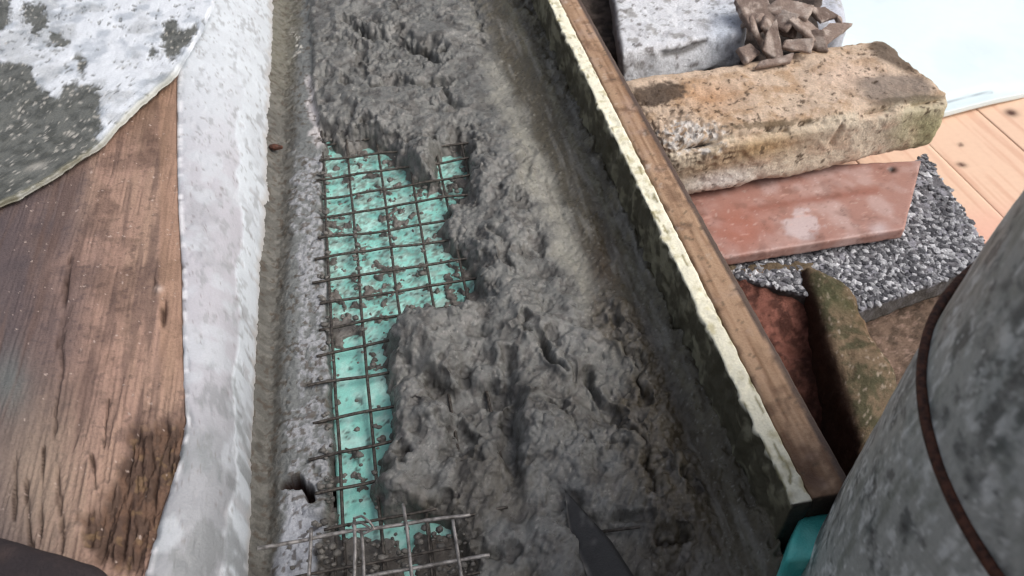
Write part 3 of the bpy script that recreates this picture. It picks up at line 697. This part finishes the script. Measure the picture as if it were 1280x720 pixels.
def slab_col(G):
    U, V_, m = slab_m(G)
    c = mixc(np.broadcast_to(lin('d0d4da'), G.shape), lin('aeb4bc'), ss(0, .5, fbm(G[..., 0] * 70, G[..., 1] * 70, None, 3, 117)))
    gcol = mixc(np.broadcast_to(lin('5f605c'), G.shape), lin('484945'), ss(-.2, .4, fbm(G[..., 0] * 150, G[..., 1] * 150, None, 4, 118)))
    gcol = mixc(gcol, lin('a39f98'), .8 * ss(.48, .56, fbm(G[..., 0] * 330, G[..., 1] * 330, None, 2, 119)) + .8 * blob(U, V_, 46, 208, 12, 4, -.3))
    c = c * (1 - m[..., None]) + gcol * m[..., None]
    rim = np.clip(1 - np.broadcast_to(tt[..., 0], U.shape) * 60, 0, 1)
    c = mixc(c, lin('8f8c70'), rim * .6 * ss(60, 120, V_)); c = mixc(c, lin('4c473c'), rim * .6 * ss(150, 200, V_))
    return c
o = sheet('painted_slab', G, M['paint'], slab_col, slab_disp, (-.008, .008, -.010))
tag(o, 'white painted concrete slab with bare grey patches overhanging the brown timber', 'slab')
# dark end at lower left
def dcol(W, N): return mixc(np.broadcast_to(lin('2b2527'), W.shape), lin('3d3230'), ss(-.2, .4, N3(W, 60, 121)))
block('dark_offcut', flat(.085, [(-160, 650), (10, 664), (128, 706), (60, 900)])[::-1] if False else [P(-160, 900, .085), P(120, 860, .085), P(132, 704, .085), P(-60, 646, .085)], (0, 0, -.03), M['wood'], dcol, .003, .010, lambda W, N: .001 * N3(W, 70, 122))
tag(bpy.data.objects['dark_offcut'], 'dark almost black blurred offcut in the bottom left corner', 'offcut')

# ================================================================ RIGHT: rubble
# yellow reclaimed brick
a, b = P(866, 250, -.03), P(1168, 189, -.03); a = a + (a - b) * (a[0] - .226) / (b[0] - a[0])
ax = (b - a) / np.linalg.norm(b - a); nn = np.array([-ax[1], ax[0], 0]); up = np.array([0, 0, .060]); dp = nn * .113
YB = dict(a=a, b=b)
def ydisp(W, N):
    U, V_ = UV(W)
    d = .0042 * N3(W, 34, 131) + .0011 * N3(W, 220, 132)
    arris = ss(.3, .75, N[:, 2]) * ss(.3, .75, -(N @ nn))
    d -= (.009 + .006 * ss(.36, .24, W[:, 0])) * ss(-.3, .5, N3(W, 42, 133)) * arris
    rub = blob(U, V_, 860, 172, 60, 34, .3)
    d += rub * .005 * fbm(W[:, 0] * 260, W[:, 1] * 260, W[:, 2] * 260, 3, 134, ridge=True)
    d -= .003 * ss(.4, .65, N3(W, 130, 135, 2)) * (.15 + arris)
    d -= .004 * np.exp(-(d_line(U, V_, [(1052, 160), (1040, 182)]) / 3) ** 2)
    return d
def ycol(W, N):
    U, V_ = UV(W); n = N3(W, 70, 136); f = N3(W, 260, 137)
    top_ = ss(.2, .8, N[:, 2])
    c = mixc(np.broadcast_to(lin('d2bba5'), W.shape), lin('b5977a'), ss(-.2, .5, n))
    c = mixc(c, lin('dcc3b0'), .8 * blob(U, V_, 1060, 95, 45, 20) + .5 * ss(.2, .5, f))
    c = mixc(c, lin('c58f62'), .5 * blob(U, V_, 890, 120, 40, 20))
    c = mixc(c, lin('8d8076'), .85 * ss(-.1, .25, blob(U, V_, 1120, 110, 46, 18) + .3 * n - .3))
    c = mixc(c, lin('5c4f44'), .85 * ss(-.1, .3, blob(U, V_, 1115, 68, 36, 14, .5) + .25 * n - .3) + .7 * ss(0, .3, blob(U, V_, 1130, 126, 50, 6, -.1) + .3 * n - .35))
    c = mixc(c, lin('4e4138'), .9 * ss(.0, .3, blob(U, V_, 820, 118, 46, 16, -.2) + .3 * f - .35))
    fr = ss(.3, .7, -(N @ nn))
    c = mixc(c, lin('d8cab6'), fr * .9 * ss(-.3, .2, n + .1))
    c = mixc(c, lin('ad8a5c'), fr * .8 * (blob(U, V_, 950, 185, 60, 16, -.2) + blob(U, V_, 880, 215, 40, 10, -.2)))
    c = mixc(c, lin('a8a37a'), .85 * ss(1095, 1165, U + 20 * n) * ss(110, 160, V_))
    c = mixc(c, lin('e4e0dc'), .8 * blob(U, V_, 900, 225, 50, 14, -.15) * fr + .8 * ss(.1, .4, blob(U, V_, 865, 172, 60, 30) * (.8 + 1.3 * f) - .4))
    c = mixc(c, lin('6f5f4a'), .8 * ss(.05, .3, blob(U, V_, 960, 155, 90, 7, -.08) + .5 * f - .5))
    c = mixc(c, lin('4a3a2c'), .8 * ss(.40, .52, N3(W, 230, 138, 3) + .16 * top_ * ss(.3, .9, -(N @ nn) + .5) + .1 * blob(U, V_, 850, 150, 60, 40)))
    return mixc(c, lin('5f6346'), .8 * ss(.1, .7, N @ (ax * .8 + nn * .6)) * ss(.9, .3, N[:, 2]) * ss(140, 90, V_))
block('yellow_brick', [a + up, b + up, b + up + dp, a + up + dp], -up, M['stone'], ycol, .0014, .014, ydisp)
tag(bpy.data.objects['yellow_brick'], 'large worn yellow stock brick lying across the pile on the red tile', 'brick')

# red tile slab beneath it
zt = -.034
tl = [P(850, 338, zt), P(1121, 289, zt), P(1155, 206, zt), P(850, 246, zt)]
tl = [P(905, 322, zt) + (P(905, 322, zt) - P(1121, 289, zt)) * .18, P(1131, 286, zt), P(1153, 214, zt), P(1138, 196, zt)]
tl = [tl[0], tl[1], P(1152, 200, zt), P(850, 215, zt)]
def tcol(W, N):
    U, V_ = UV(W); n = N3(W, 45, 141)
    c = mixc(np.broadcast_to(lin('9c756a'), W.shape), lin('ad9089'), ss(-.2, .4, n))
    c = mixc(c, lin('98543f'), .6 * blob(U, V_, 925, 285, 40, 30)); c = mixc(c, lin('bfb0b0'), .75 * ss(.25, .5, blob(U, V_, 1002, 282, 24, 22) + .55 * N3(W, 110, 144) - .1) + .7 * blob(U, V_, 1098, 286, 12, 8))
    st = fbm(W[:, 0] * 90, W[:, 1] * 420, None, 3, 142); c = mixc(c, lin('c9a398'), .4 * ss(.5, .62, st))
    c = mixc(c, lin('8a5648'), .7 * np.exp(-(d_line(U, V_, [(940, 262), (1010, 250), (1095, 238)]) / 5) ** 2))
    c = mixc(c, lin('6a4a40'), .4 * ss(.42, .56, N3(W, 260, 146, 3)) + .4 * ss(.1, .5, N3(W, 80, 147))); c = mixc(c, lin('cdbcb6'), .3 * ss(.5, .6, N3(W, 320, 148, 3)))
    c = mixc(c, lin('2a1c18'), blob(U, V_, 1115, 212, 5, 3.5) * 1.3)
    return c
block('red_tile', tl, (0, 0, -.011), M['tile'], tcol, .0016, .0016, lambda W, N: .0006 * N3(W, 50, 143) - .0014 * ss(.1, .5, N3(W, 180, 145)) * (np.abs(N).max(1) < .97) - .003 * blob(*UV(W), 1115, 212, 5, 3.5))
tag(bpy.data.objects['red_tile'], 'flat smooth red clay tile with a pale scuff wedged under the yellow brick', 'tile')

# roughcast slab with chippings
zf = -.05
fs = tag(empty('roughcast_slab', tuple(P(1080, 330, zf - .03))), 'grey slab faced with rough stone chippings lying under the red tile', 'slab')
fl = [P(880, 345, zf), P(1075, 392, zf), P(1238, 312, zf), P(1140, 190, zf)]
fl = [P(880, 420, zf), P(1078, 392, zf), P(1242, 330, zf), P(1150, 196, zf), P(950, 230, zf)]
def fcol(W, N):
    c = mixc(np.broadcast_to(lin('6e6c70'), W.shape), lin('9b9aa2'), ss(-.2, .4, N3(W, 140, 151)))
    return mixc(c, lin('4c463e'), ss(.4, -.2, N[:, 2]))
block('base', [P(880, 334, zf), P(1076, 388, zf), P(1246, 325, zf), P(1158, 192, zf)], (0, 0, -.022), M['stone'], fcol, .002, .003, lambda W, N: .0016 * N3(W, 130, 152) + .0008 * N3(W, 400, 153), fs)
# chippings: small angular stones pressed into the face
rng = np.random.RandomState(5)
qa, qb, qc_, qd = [P(880, 334, zf), P(1076, 388, zf), P(1246, 325, zf), P(1158, 192, zf)]
ico = np.array([(0, 0, 1), (.89, 0, .45), (.28, .85, .45), (-.72, .53, .45), (-.72, -.53, .45), (.28, -.85, .45), (.72, .53, -.45), (-.28, .85, -.45), (-.89, 0, -.45), (-.28, -.85, -.45), (.72, -.53, -.45), (0, 0, -1)])
icf = np.array([(0, 1, 2), (0, 2, 3), (0, 3, 4), (0, 4, 5), (0, 5, 1), (1, 6, 2), (2, 7, 3), (3, 8, 4), (4, 9, 5), (5, 10, 1), (6, 7, 2), (7, 8, 3), (8, 9, 4), (9, 10, 5), (10, 6, 1), (11, 7, 6), (11, 8, 7), (11, 9, 8), (11, 10, 9), (11, 6, 10)])
VV, FF, CC = [], [], []
def chips(nc, quad, z, rmin, rmax, c0, c1, dark=None, bury=.3):
    VV, FF, CC = [], [], []
    for i in range(nc):
        s, t_ = rng.rand(2); p = quad[0] * (1 - s) * (1 - t_) + quad[1] * s * (1 - t_) + quad[2] * s * t_ + quad[3] * (1 - s) * t_
        r = rmin + (rmax - rmin) * rng.rand() ** 1.6
        a_ = rng.rand() * 6.28; R_ = np.array([[math.cos(a_), -math.sin(a_), 0], [math.sin(a_), math.cos(a_), 0], [0, 0, 1]])
        vv = (ico * (1 + .35 * (rng.rand(12, 1) - .5)) * r * np.array([1 + rng.rand() * .6, .8, .6])) @ R_.T + p + [0, 0, r * bury]
        VV.append(vv); FF.append(icf + 12 * i)
        m = rng.rand() ** 2.2; base_ = lin(c0) * (1 - m) + lin(c1) * m
        if dark is not None: base_ = base_ * dark(p)
        CC.append(np.tile(base_, (12, 1)))
    return np.concatenate(VV), np.concatenate(FF), np.concatenate(CC)
V_c, F_c, C_c = chips(3400, [qa, qb, qc_, qd], zf, .0010, .0034, '4e4e53', 'dcdce0', None, .05)
o = mk('chipping', V_c, F_c, M['stone'], C_c, fs, smooth=False); tag(o, kind='stuff')

# clots of mortar caught on the wires and crumbs lying on the foam and ledge
VV, FF, CC = [], [], []
for i in range(330):
    if i < 90: p = P(rng.choice([410, 446, 489, 529, 568]) + rng.uniform(-4, 4), rng.uniform(185, 400), ZM)
    elif i < 130: p = P(rng.choice([410, 448, 470]) + rng.uniform(-4, 6), rng.uniform(400, 640), ZM)
    elif i < 200:
        py = rng.choice([q[0] for q in cross_y]); p = P(rng.uniform(398, 412), py + rng.uniform(-2, 2), ZM + .0005)
    elif i < 260: p = P(rng.uniform(385, 600), rng.uniform(650, 716), .009)
    else: p = P(rng.uniform(360, 590), rng.choice([676, 690, 706, 712]) + rng.uniform(-9, 9), rng.uniform(.006, .012))
    r_ = .0009 + .0016 * rng.rand() ** 2
    VV.append(ico * (1 + .5 * (rng.rand(12, 1) - .5)) * r_ * np.array([1.2, 1, .7]) + p); FF.append(icf + 12 * i); CC.append(np.tile(lin('5f5b56') * (.7 + .6 * rng.rand()), (12, 1)))
tag(mk('mortar_clot', np.concatenate(VV), np.concatenate(FF), M['mortar'], np.concatenate(CC), mesh1, smooth=True), kind='stuff')

# mossy brick leaning on edge, and red broken brick in the gap
zb = -.045
def mcol(W, N):
    U, V_ = UV(W); n = N3(W, 90, 161)
    c = mixc(np.broadcast_to(lin('7b6955'), W.shape), lin('524e3a'), ss(-.2, .35, n + .5 * N3(W, 300, 169))); c = mixc(c, lin('a39484'), .9 * ss(.44, .54, N3(W, 340, 162, 2)))
    c = mixc(c, lin('4d5236'), .6 * blob(U, V_, 1050, 375, 30, 16, .6)); c = mixc(c, lin('8d5f45'), .6 * blob(U, V_, 1095, 400, 16, 40, -.5))
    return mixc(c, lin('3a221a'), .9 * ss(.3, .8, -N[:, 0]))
block('mossy_brick', [P(1076, 566, zb - .006), P(1150, 515, zb - .004), P(1062, 350, zb + .006), P(1000, 324, zb + .004)], (0, 0, -.075), M['stone'], mcol, .0018, .012,
      lambda W, N: .0050 * N3(W, 42, 163) + .0008 * N3(W, 260, 164), bottom=None)
tag(bpy.data.objects['mossy_brick'], 'olive brown mossy brick standing beside the dark gap next to the drum', 'brick')
def rcol(W, N):
    U, V_ = UV(W); n = N3(W, 90, 165)
    c = mixc(np.broadcast_to(lin('84564a'), W.shape), lin('54342c'), ss(-.2, .2, n + .5 * N3(W, 260, 164))); c = mixc(c, lin('a06a5c'), .6 * ss(.2, .5, N3(W, 200, 166)))
    c = mixc(c, lin('6b5f4c'), .9 * ss(352, 335, V_)); return mixc(c, lin('4a332b'), .5 * ss(420, 490, V_))
block('red_brick', [P(1000, 600, -.105), P(1070, 585, -.105), P(1022, 322, -.046), P(890, 330, -.046)], (0, 0, -.05), M['stone'], rcol, .0018, .006,
      lambda W, N: .006 * N3(W, 60, 167) + .0030 * N3(W, 200, 168))
tag(bpy.data.objects['red_brick'], 'broken dark red brick sunk behind the formwork board below the red tile', 'brick')
def ocol(W, N):
    c = mixc(np.broadcast_to(lin('7d685a'), W.shape), lin('594a3f'), ss(-.2, .3, N3(W, 110, 171))); return mixc(c, lin('a58b7d'), .6 * ss(.2, .4, N3(W, 260, 172)))
block('brown_brick', [P(1040, 520, -.085), P(1250, 520, -.085), P(1250, 352, -.085), P(1065, 375, -.085)], (0, 0, -.045), M['stone'], ocol, .002, .006,
      lambda W, N: .003 * N3(W, 60, 173) + .0012 * N3(W, 260, 174))
tag(bpy.data.objects['brown_brick'], 'brown crumbling brick under the chipped slab, partly behind the drum', 'brick')

# white painted block at the top and a dark block added for the shaded gap beneath
def wcol(W, N):
    U, V_ = UV(W)
    c = np.broadcast_to(lin('dddee2'), W.shape); f = N3(W, 190, 181)
    c = mixc(c, lin('a9a6a9'), .5 * ss(0, .5, N3(W, 60, 182)))
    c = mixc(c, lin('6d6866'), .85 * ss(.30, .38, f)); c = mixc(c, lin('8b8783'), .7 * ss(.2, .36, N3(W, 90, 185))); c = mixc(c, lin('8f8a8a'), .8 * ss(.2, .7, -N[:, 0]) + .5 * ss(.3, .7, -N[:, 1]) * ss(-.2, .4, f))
    c = mixc(c, lin('c3cfe0'), .5 * blob(U, V_, 905, 40, 22, 40))
    return mixc(c, lin('5a5550'), .8 * np.exp(-(d_line(U, V_, [(830, 68), (852, 66), (880, 52)]) / 4) ** 2))
zwb = .040
block('white_block', [P(776, 66, zwb), P(930, 40, zwb), P(952, -120, zwb), P(748, -120, zwb)], (0.002, -.006, -.034), M['stone'], wcol, .0018, .006,
      lambda W, N: .003 * N3(W, 40, 183) + .001 * N3(W, 200, 184) - .004 * np.exp(-(d_line(*UV(W), [(830, 68), (852, 66), (880, 52)]) / 5) ** 2))
tag(bpy.data.objects['white_block'], 'white painted block with chipped specks at the top behind the yellow brick', 'block')
def kcol(W, N): return mixc(np.broadcast_to(lin('4b4644'), W.shape), lin('2e2a29'), ss(-.2, .3, N3(W, 120, 186)))  # near-black tone stands in for shade inside the gap
block('dark_gap_block', [P(760, 128, .004), P(985, 88, .004), P(1060, 20, .004), P(745, 20, .004)], (0, 0, -.06), M['stone'], kcol, .0025, .006, lambda W, N: .003 * N3(W, 80, 187) + .001 * N3(W, 260, 188))
tag(bpy.data.objects['dark_gap_block'], 'dark rough block added as the shaded gap between white block and yellow brick', 'mortar')
block('dark_rubble', [P(735, 60, .012), P(775, 70, .012), P(775, -120, .012), P(700, -120, .012)], (0, 0, -.07), M['stone'], lambda W, N: mixc(np.broadcast_to(lin('5d524b'), W.shape), lin('3c342f'), ss(-.2, .3, N3(W, 100, 189))), .0025, .006,
      lambda W, N: .004 * N3(W, 60, 190))
tag(bpy.data.objects['dark_rubble'], 'dark brown rubble lump squeezed between formwork board and white block', 'rubble')

# broken shards: (centre px, height z, half sizes m, tilt axis px angle, tilt, label)
shards = [
    ((948, 18), .050, (.018, .013, .004), .3, .35, 'broad light brown shard at the top left of the shard heap'),
    ((946, 44), .044, (.006, .014, .003), 1.5, 1.0, 'narrow pale shard standing on edge against the white block'),
    ((966, 52), .046, (.0085, .013, .003), -.15, .75, 'rectangular brown shard standing upright at the front of the heap'),
    ((990, 12), .054, (.017, .008, .004), -.5, .4, 'long shard lying across the top of the heap'),
    ((1004, 34), .046, (.012, .010, .003), .9, .55, 'curled grey brown shard in the middle of the heap'),
    ((1030, 16), .048, (.017, .007, .0035), .45, .5, 'thin dark shard near the top right of the heap'),
    ((1036, 42), .036, (.021, .006, .003), .62, .2, 'long flat grey shard pointing right out of the heap onto the white sheet'),
    ((1000, 58), .040, (.010, .007, .003), -.4, .6, 'small pinkish shard low in the heap above the brick'),
    ((972, 76), .036, (.013, .004, .003), .1, .3, 'thin flat shard lying along the foot of the heap'),
    ((932, 68), .034, (.008, .006, .004), .5, .4, 'small dark shard in the corner below the white block'),
    ((1010, -20), .050, (.018, .010, .004), .2, .3, 'brown shard cut by the top edge of the frame'),
    ((958, 30), .052, (.010, .006, .003), 1.1, .9, 'small blunt shard behind the upright rectangular one'),
    ((1018, 50), .038, (.012, .005, .003), -.7, .6, 'slim brown shard leaning beside the long flat one'),
    ((938, 26), .046, (.008, .009, .003), .7, -.5, 'dull shard leaning on the side of the white block'),
    ((976, 22), .050, (.012, .006, .0025), -1.0, .7, 'thin slanting shard near the top middle of the heap'),
    ((1046, 22), .040, (.008, .005, .003), 1.3, .5, 'tiny dark shard at the right edge of the heap'),
    ((984, 34), .040, (.010, .008, .003), 2.1, -.7, 'dark tilted shard between the upright ones'),
]
for i, (c_, z, hs, rz, tilt, lb) in enumerate(shards):
    p = P(*c_, z); rr = np.random.RandomState(40 + i)
    a_, b_, c3 = hs; a_ *= 1.2; b_ *= 1.25; c3 *= .7
    cz, sz = math.cos(rz), math.sin(rz); R1 = np.array([[cz, -sz, 0], [sz, cz, 0], [0, 0, 1]])
    R2 = np.array([[1, 0, 0], [0, math.cos(tilt), -math.sin(tilt)], [0, math.sin(tilt), math.cos(tilt)]])
    base_ = np.array([(-a_, -b_, c3), (a_, -b_, c3), (a_ * .8, b_, c3), (-a_ * .9, b_ * .9, c3)]) + np.r_[[[0, 0, 0]]] + (rr.rand(4, 3) - .5) * np.array([1.0 * a_, 1.0 * b_, 3 * c3])
    R_ = R1 @ R2; tp = base_ @ R_.T + p
    cc = mixc(np.zeros((1, 3)) + lin('a08d82'), lin('75655d'), np.array([rr.rand()]))[0]
    o = block('tile_shard', tp, R_ @ np.array([0, 0, -2 * c3]), M['stone'], lambda W, N: mixc(np.broadcast_to(cc, W.shape), lin('b5a69c'), ss(-.1, .4, N3(W, 130, 190 + i))), .0014, .0012, lambda W, N: .0022 * N3(W, 60, 200 + i) + .0006 * N3(W, 260, 220 + i))
    tag(o, lb, 'shard', 'broken tile shards heaped beside the white block')
block('pale_rock', [P(1000, 30, .012), P(1062, 34, .012), P(1050, -40, .012), P(985, -60, .012)], (0, 0, -.07), M['stone'], lambda W, N: mixc(np.broadcast_to(lin('c9ccd6'), W.shape), lin('9a9894'), ss(.1, .5, N3(W, 120, 215))), .0025, .014, lambda W, N: .005 * N3(W, 50, 216))
tag(bpy.data.objects['pale_rock'], 'pale bluish rock at the top edge just behind the broken shards', 'rock')
def bedcol(W, N): return mixc(np.broadcast_to(lin('5a4f49'), W.shape), lin('39312d'), ss(-.2, .3, N3(W, 110, 211)))
block('rubble_mound', [P(925, 90, .016), P(1020, 62, .016), P(1050, -120, .016), P(925, -120, .016)], (0, 0, -.075), M['stone'], bedcol, .0025, .012, lambda W, N: .005 * N3(W, 60, 212))
tag(bpy.data.objects['rubble_mound'], 'dark brown rubble mound that carries the broken shards', 'rubble')

# orange planks and white board
zp = -.078
pk = tag(empty('plank_floor', tuple(P(1200, 220, zp - .02))), 'pale orange planks in the background between the white board and the chipped slab', 'planks')
d1 = P(1247, 217, zp) - P(1184, 158, zp); d1 /= np.linalg.norm(d1); pn = np.array([-d1[1], d1[0], 0]);
if pn[0] < 0: pn = -pn
o0 = P(1150, 170, zp)
def pcol(W, N):
    U, V_ = UV(W); s = W @ pn; l = W @ d1
    g = fbm(s * 260, l * 8, None, 4, 221)
    c = mixc(np.broadcast_to(lin('dbb9a0'), W.shape), lin('cfa68e'), ss(.0, .5, g)); c = mixc(c, lin('d9a593'), .7 * ss(240, 290, V_))
    for (kx, ky, rx, ry) in [(1264, 141, 8, 4), (1202, 206, 6, 2.5), (1201, 181, 3, 2)]: c = mixc(c, lin('4a2a1e'), 1.2 * blob(U, V_, kx, ky, rx, ry, .2))
    return c
for i in range(-2, 4):
    wdt = .088; s0 = i * wdt; zz = zp + (.0003 if i % 2 else 0)
    a_ = o0 + pn * s0 - d1 * .28; b_ = a_ + pn * (wdt - .0002); c_ = b_ + d1 * .44; d_ = a_ + d1 * .44
    q = np.array([a_, b_, c_, d_]); q[:, 2] = zz
    block('plank', q, (0, 0, -.018), M['plank'], pcol, .003, .0003, None, pk)
zs = -.066
ws = [P(900, 178, zs), P(1182, 139, zs), P(1290, 111, zs), P(1700, 20, zs)]
fr_ = resample(np.array([P(1000, 170, zs), P(1182, 139, zs), P(1290, 111, zs), P(1480, 66, zs)]), 160)
bk = fr_ + np.array([-.02, .9, 0])
tt = np.linspace(0, 1, 120)[None, :, None] ** 1.5
G = fr_[:, None] * (1 - tt) + bk[:, None] * tt
def sh_d(G): return .003 * fbm(G[..., 0] * 6, G[..., 1] * 6, None, 2, 231) - .0025 * ss(26, 10, np.abs(UV(G)[1] - np.interp(UV(G)[0], [1100, 1180, 1240, 1280], [150, 128, 114, 112])) + 12)
def sh_c(G): 
    U, V_ = UV(G); c = mixc(np.broadcast_to(lin('d8e6e8'), G.shape), lin('d0dde0'), ss(-.1, .5, fbm(G[..., 0] * 12, G[..., 1] * 12, None, 3, 232)))
    return mixc(c, lin('7d8794'), .8 * np.exp(-(d_line(U, V_, [(1183, 128), (1210, 120), (1240, 115)]) / 1.3) ** 2))
o = sheet('white_board', G, M['plastic'], sh_c, sh_d, (0, 0, -.007))
tag(o, 'smooth white sheet of board lying on the planks in the upper right corner', 'board')

# turquoise foam offcut under the end of the formwork board
fo = [P(981, 702, .040), P(1075, 690, .040), P(1060, 636, .040), P(1000, 644, .040)]
block('foam_offcut', fo, (0, 0, -.05), M['foam'], lambda W, N: mixc(np.broadcast_to(lin('4ab3ac'), W.shape), lin('6cc5bd'), ss(-.2, .4, N3(W, 120, 241))), .002, .003, lambda W, N: .0006 * N3(W, 90, 242))
tag(bpy.data.objects['foam_offcut'], 'small turquoise foam offcut wedged between the board end and the drum', 'foam offcut')

# ================================================================ DRUM with rusty hoop
k0 = (CAM_Z - .20) / (CAM_Z - .12)
CX, CY, RR = .3907 * k0, .1191 * k0, .1725 * k0; ZR = .20
def rad(z): return RR + .07 * np.minimum(ZR - z, .02)
na, nz = 520, 260
dm = tag(empty('metal_drum', (CX, CY, -.11)), 'large mottled grey round metal drum filling the lower right corner', 'drum')
th = np.linspace(0, 2 * math.pi, na, endpoint=False)
zz = np.linspace(-.11, .315, nz)
TH, ZZ = np.meshgrid(th, zz, indexing='ij')
Rg = rad(ZZ) + .0009 * fbm(np.cos(TH) * 5, np.sin(TH) * 5, ZZ * 30, 4, 251) 
W = np.stack([CX + Rg * np.cos(TH), CY + Rg * np.sin(TH), ZZ], 2)
n1 = N3(W, 60, 252, 5, gain=.68); n2 = N3(W * np.array([1, 1, .6]), 240, 253, 4, gain=.65); n3 = fbm(np.cos(TH) * 22, np.sin(TH) * 22, ZZ * 34, 4, 254)
c = np.broadcast_to(lin('b0b2ac'), W.shape)
c = mixc(c, lin('6e706d'), ss(-.08, .3, n1)); c = mixc(c, lin('e0e2de'), .85 * ss(.0, .35, n2 + .4 * n3)); c = mixc(c, lin('5f6a66'), .4 * ss(0, .4, n3))
c = mixc(c, lin('86877a'), .5 * ss(.2, -.3, n1) * ss(.0, .3, n3)); c = mixc(c, lin('33302f'), .6 * ss(.38, .5, N3(W, 110, 255)))
i = np.arange(na * nz).reshape(na, nz); j = np.roll(i, -1, axis=0)
F = np.stack([i[:, :-1].ravel(), j[:, :-1].ravel(), j[:, 1:].ravel(), i[:, 1:].ravel()], 1)
# inner wall and floor
Ri = rad(zz) - .0025; Wi = np.stack([CX + Ri[None] * np.cos(th[::4, None]), CY + Ri[None] * np.sin(th[::4, None]), np.broadcast_to(zz, (na // 4, nz))], 2)[:, ::20]
ni, nzi = Wi.shape[:2]; ii = np.arange(ni * nzi).reshape(ni, nzi); jj = np.roll(ii, -1, axis=0)
Fi = np.stack([ii[:, :-1].ravel(), ii[:, 1:].ravel(), jj[:, 1:].ravel(), jj[:, :-1].ravel()], 1)
mk('shell', W.reshape(-1, 3), F, M['drum'], c.reshape(-1, 3), dm)
mk('lining', Wi.reshape(-1, 3), Fi, M['drum'], np.tile(lin('4d4c4c'), (ni * nzi, 1)), dm)
fd = [np.array([CX + rad(-.1) * .99 * r_ * math.cos(a_), CY + rad(-.1) * .99 * r_ * math.sin(a_), -.10]) for r_ in (0.02, .5, 1) for a_ in np.linspace(0, 2 * math.pi, 64, endpoint=False)]
Ff = [(r_ * 64 + q, (r_ + 1) * 64 + q, (r_ + 1) * 64 + (q + 1) % 64, r_ * 64 + (q + 1) % 64) for r_ in range(2) for q in range(64)]
mk('floor', fd, Ff, M['drum'], np.tile(lin('3d3b3a'), (192, 1)), dm)
def ring(z, r, rt, name):
    ths = np.linspace(0, 2 * math.pi, 241); n = 10; ph = np.arange(n) * 2 * math.pi / n
    V_, F_ = [], []
    for q, a_ in enumerate(ths[:-1]):
        rw = r + .0006 * math.sin(3 * a_ + 1); zw = z + .0010 * math.sin(2 * a_)
        for b_ in ph: V_.append((CX + (rw + rt * math.cos(b_)) * math.cos(a_), CY + (rw + rt * math.cos(b_)) * math.sin(a_), zw + rt * math.sin(b_)))
    for q in range(240):
        for b_ in range(n): F_.append((q * n + b_, ((q + 1) % 240) * n + b_, ((q + 1) % 240) * n + (b_ + 1) % n, q * n + (b_ + 1) % n))
    mk(name, V_, F_, M['rust'], None, dm)
ring(ZR, rad(ZR) + .0008, .0021, 'hoop')
ring(.315, rad(.315) - .001, .0032, 'rim')
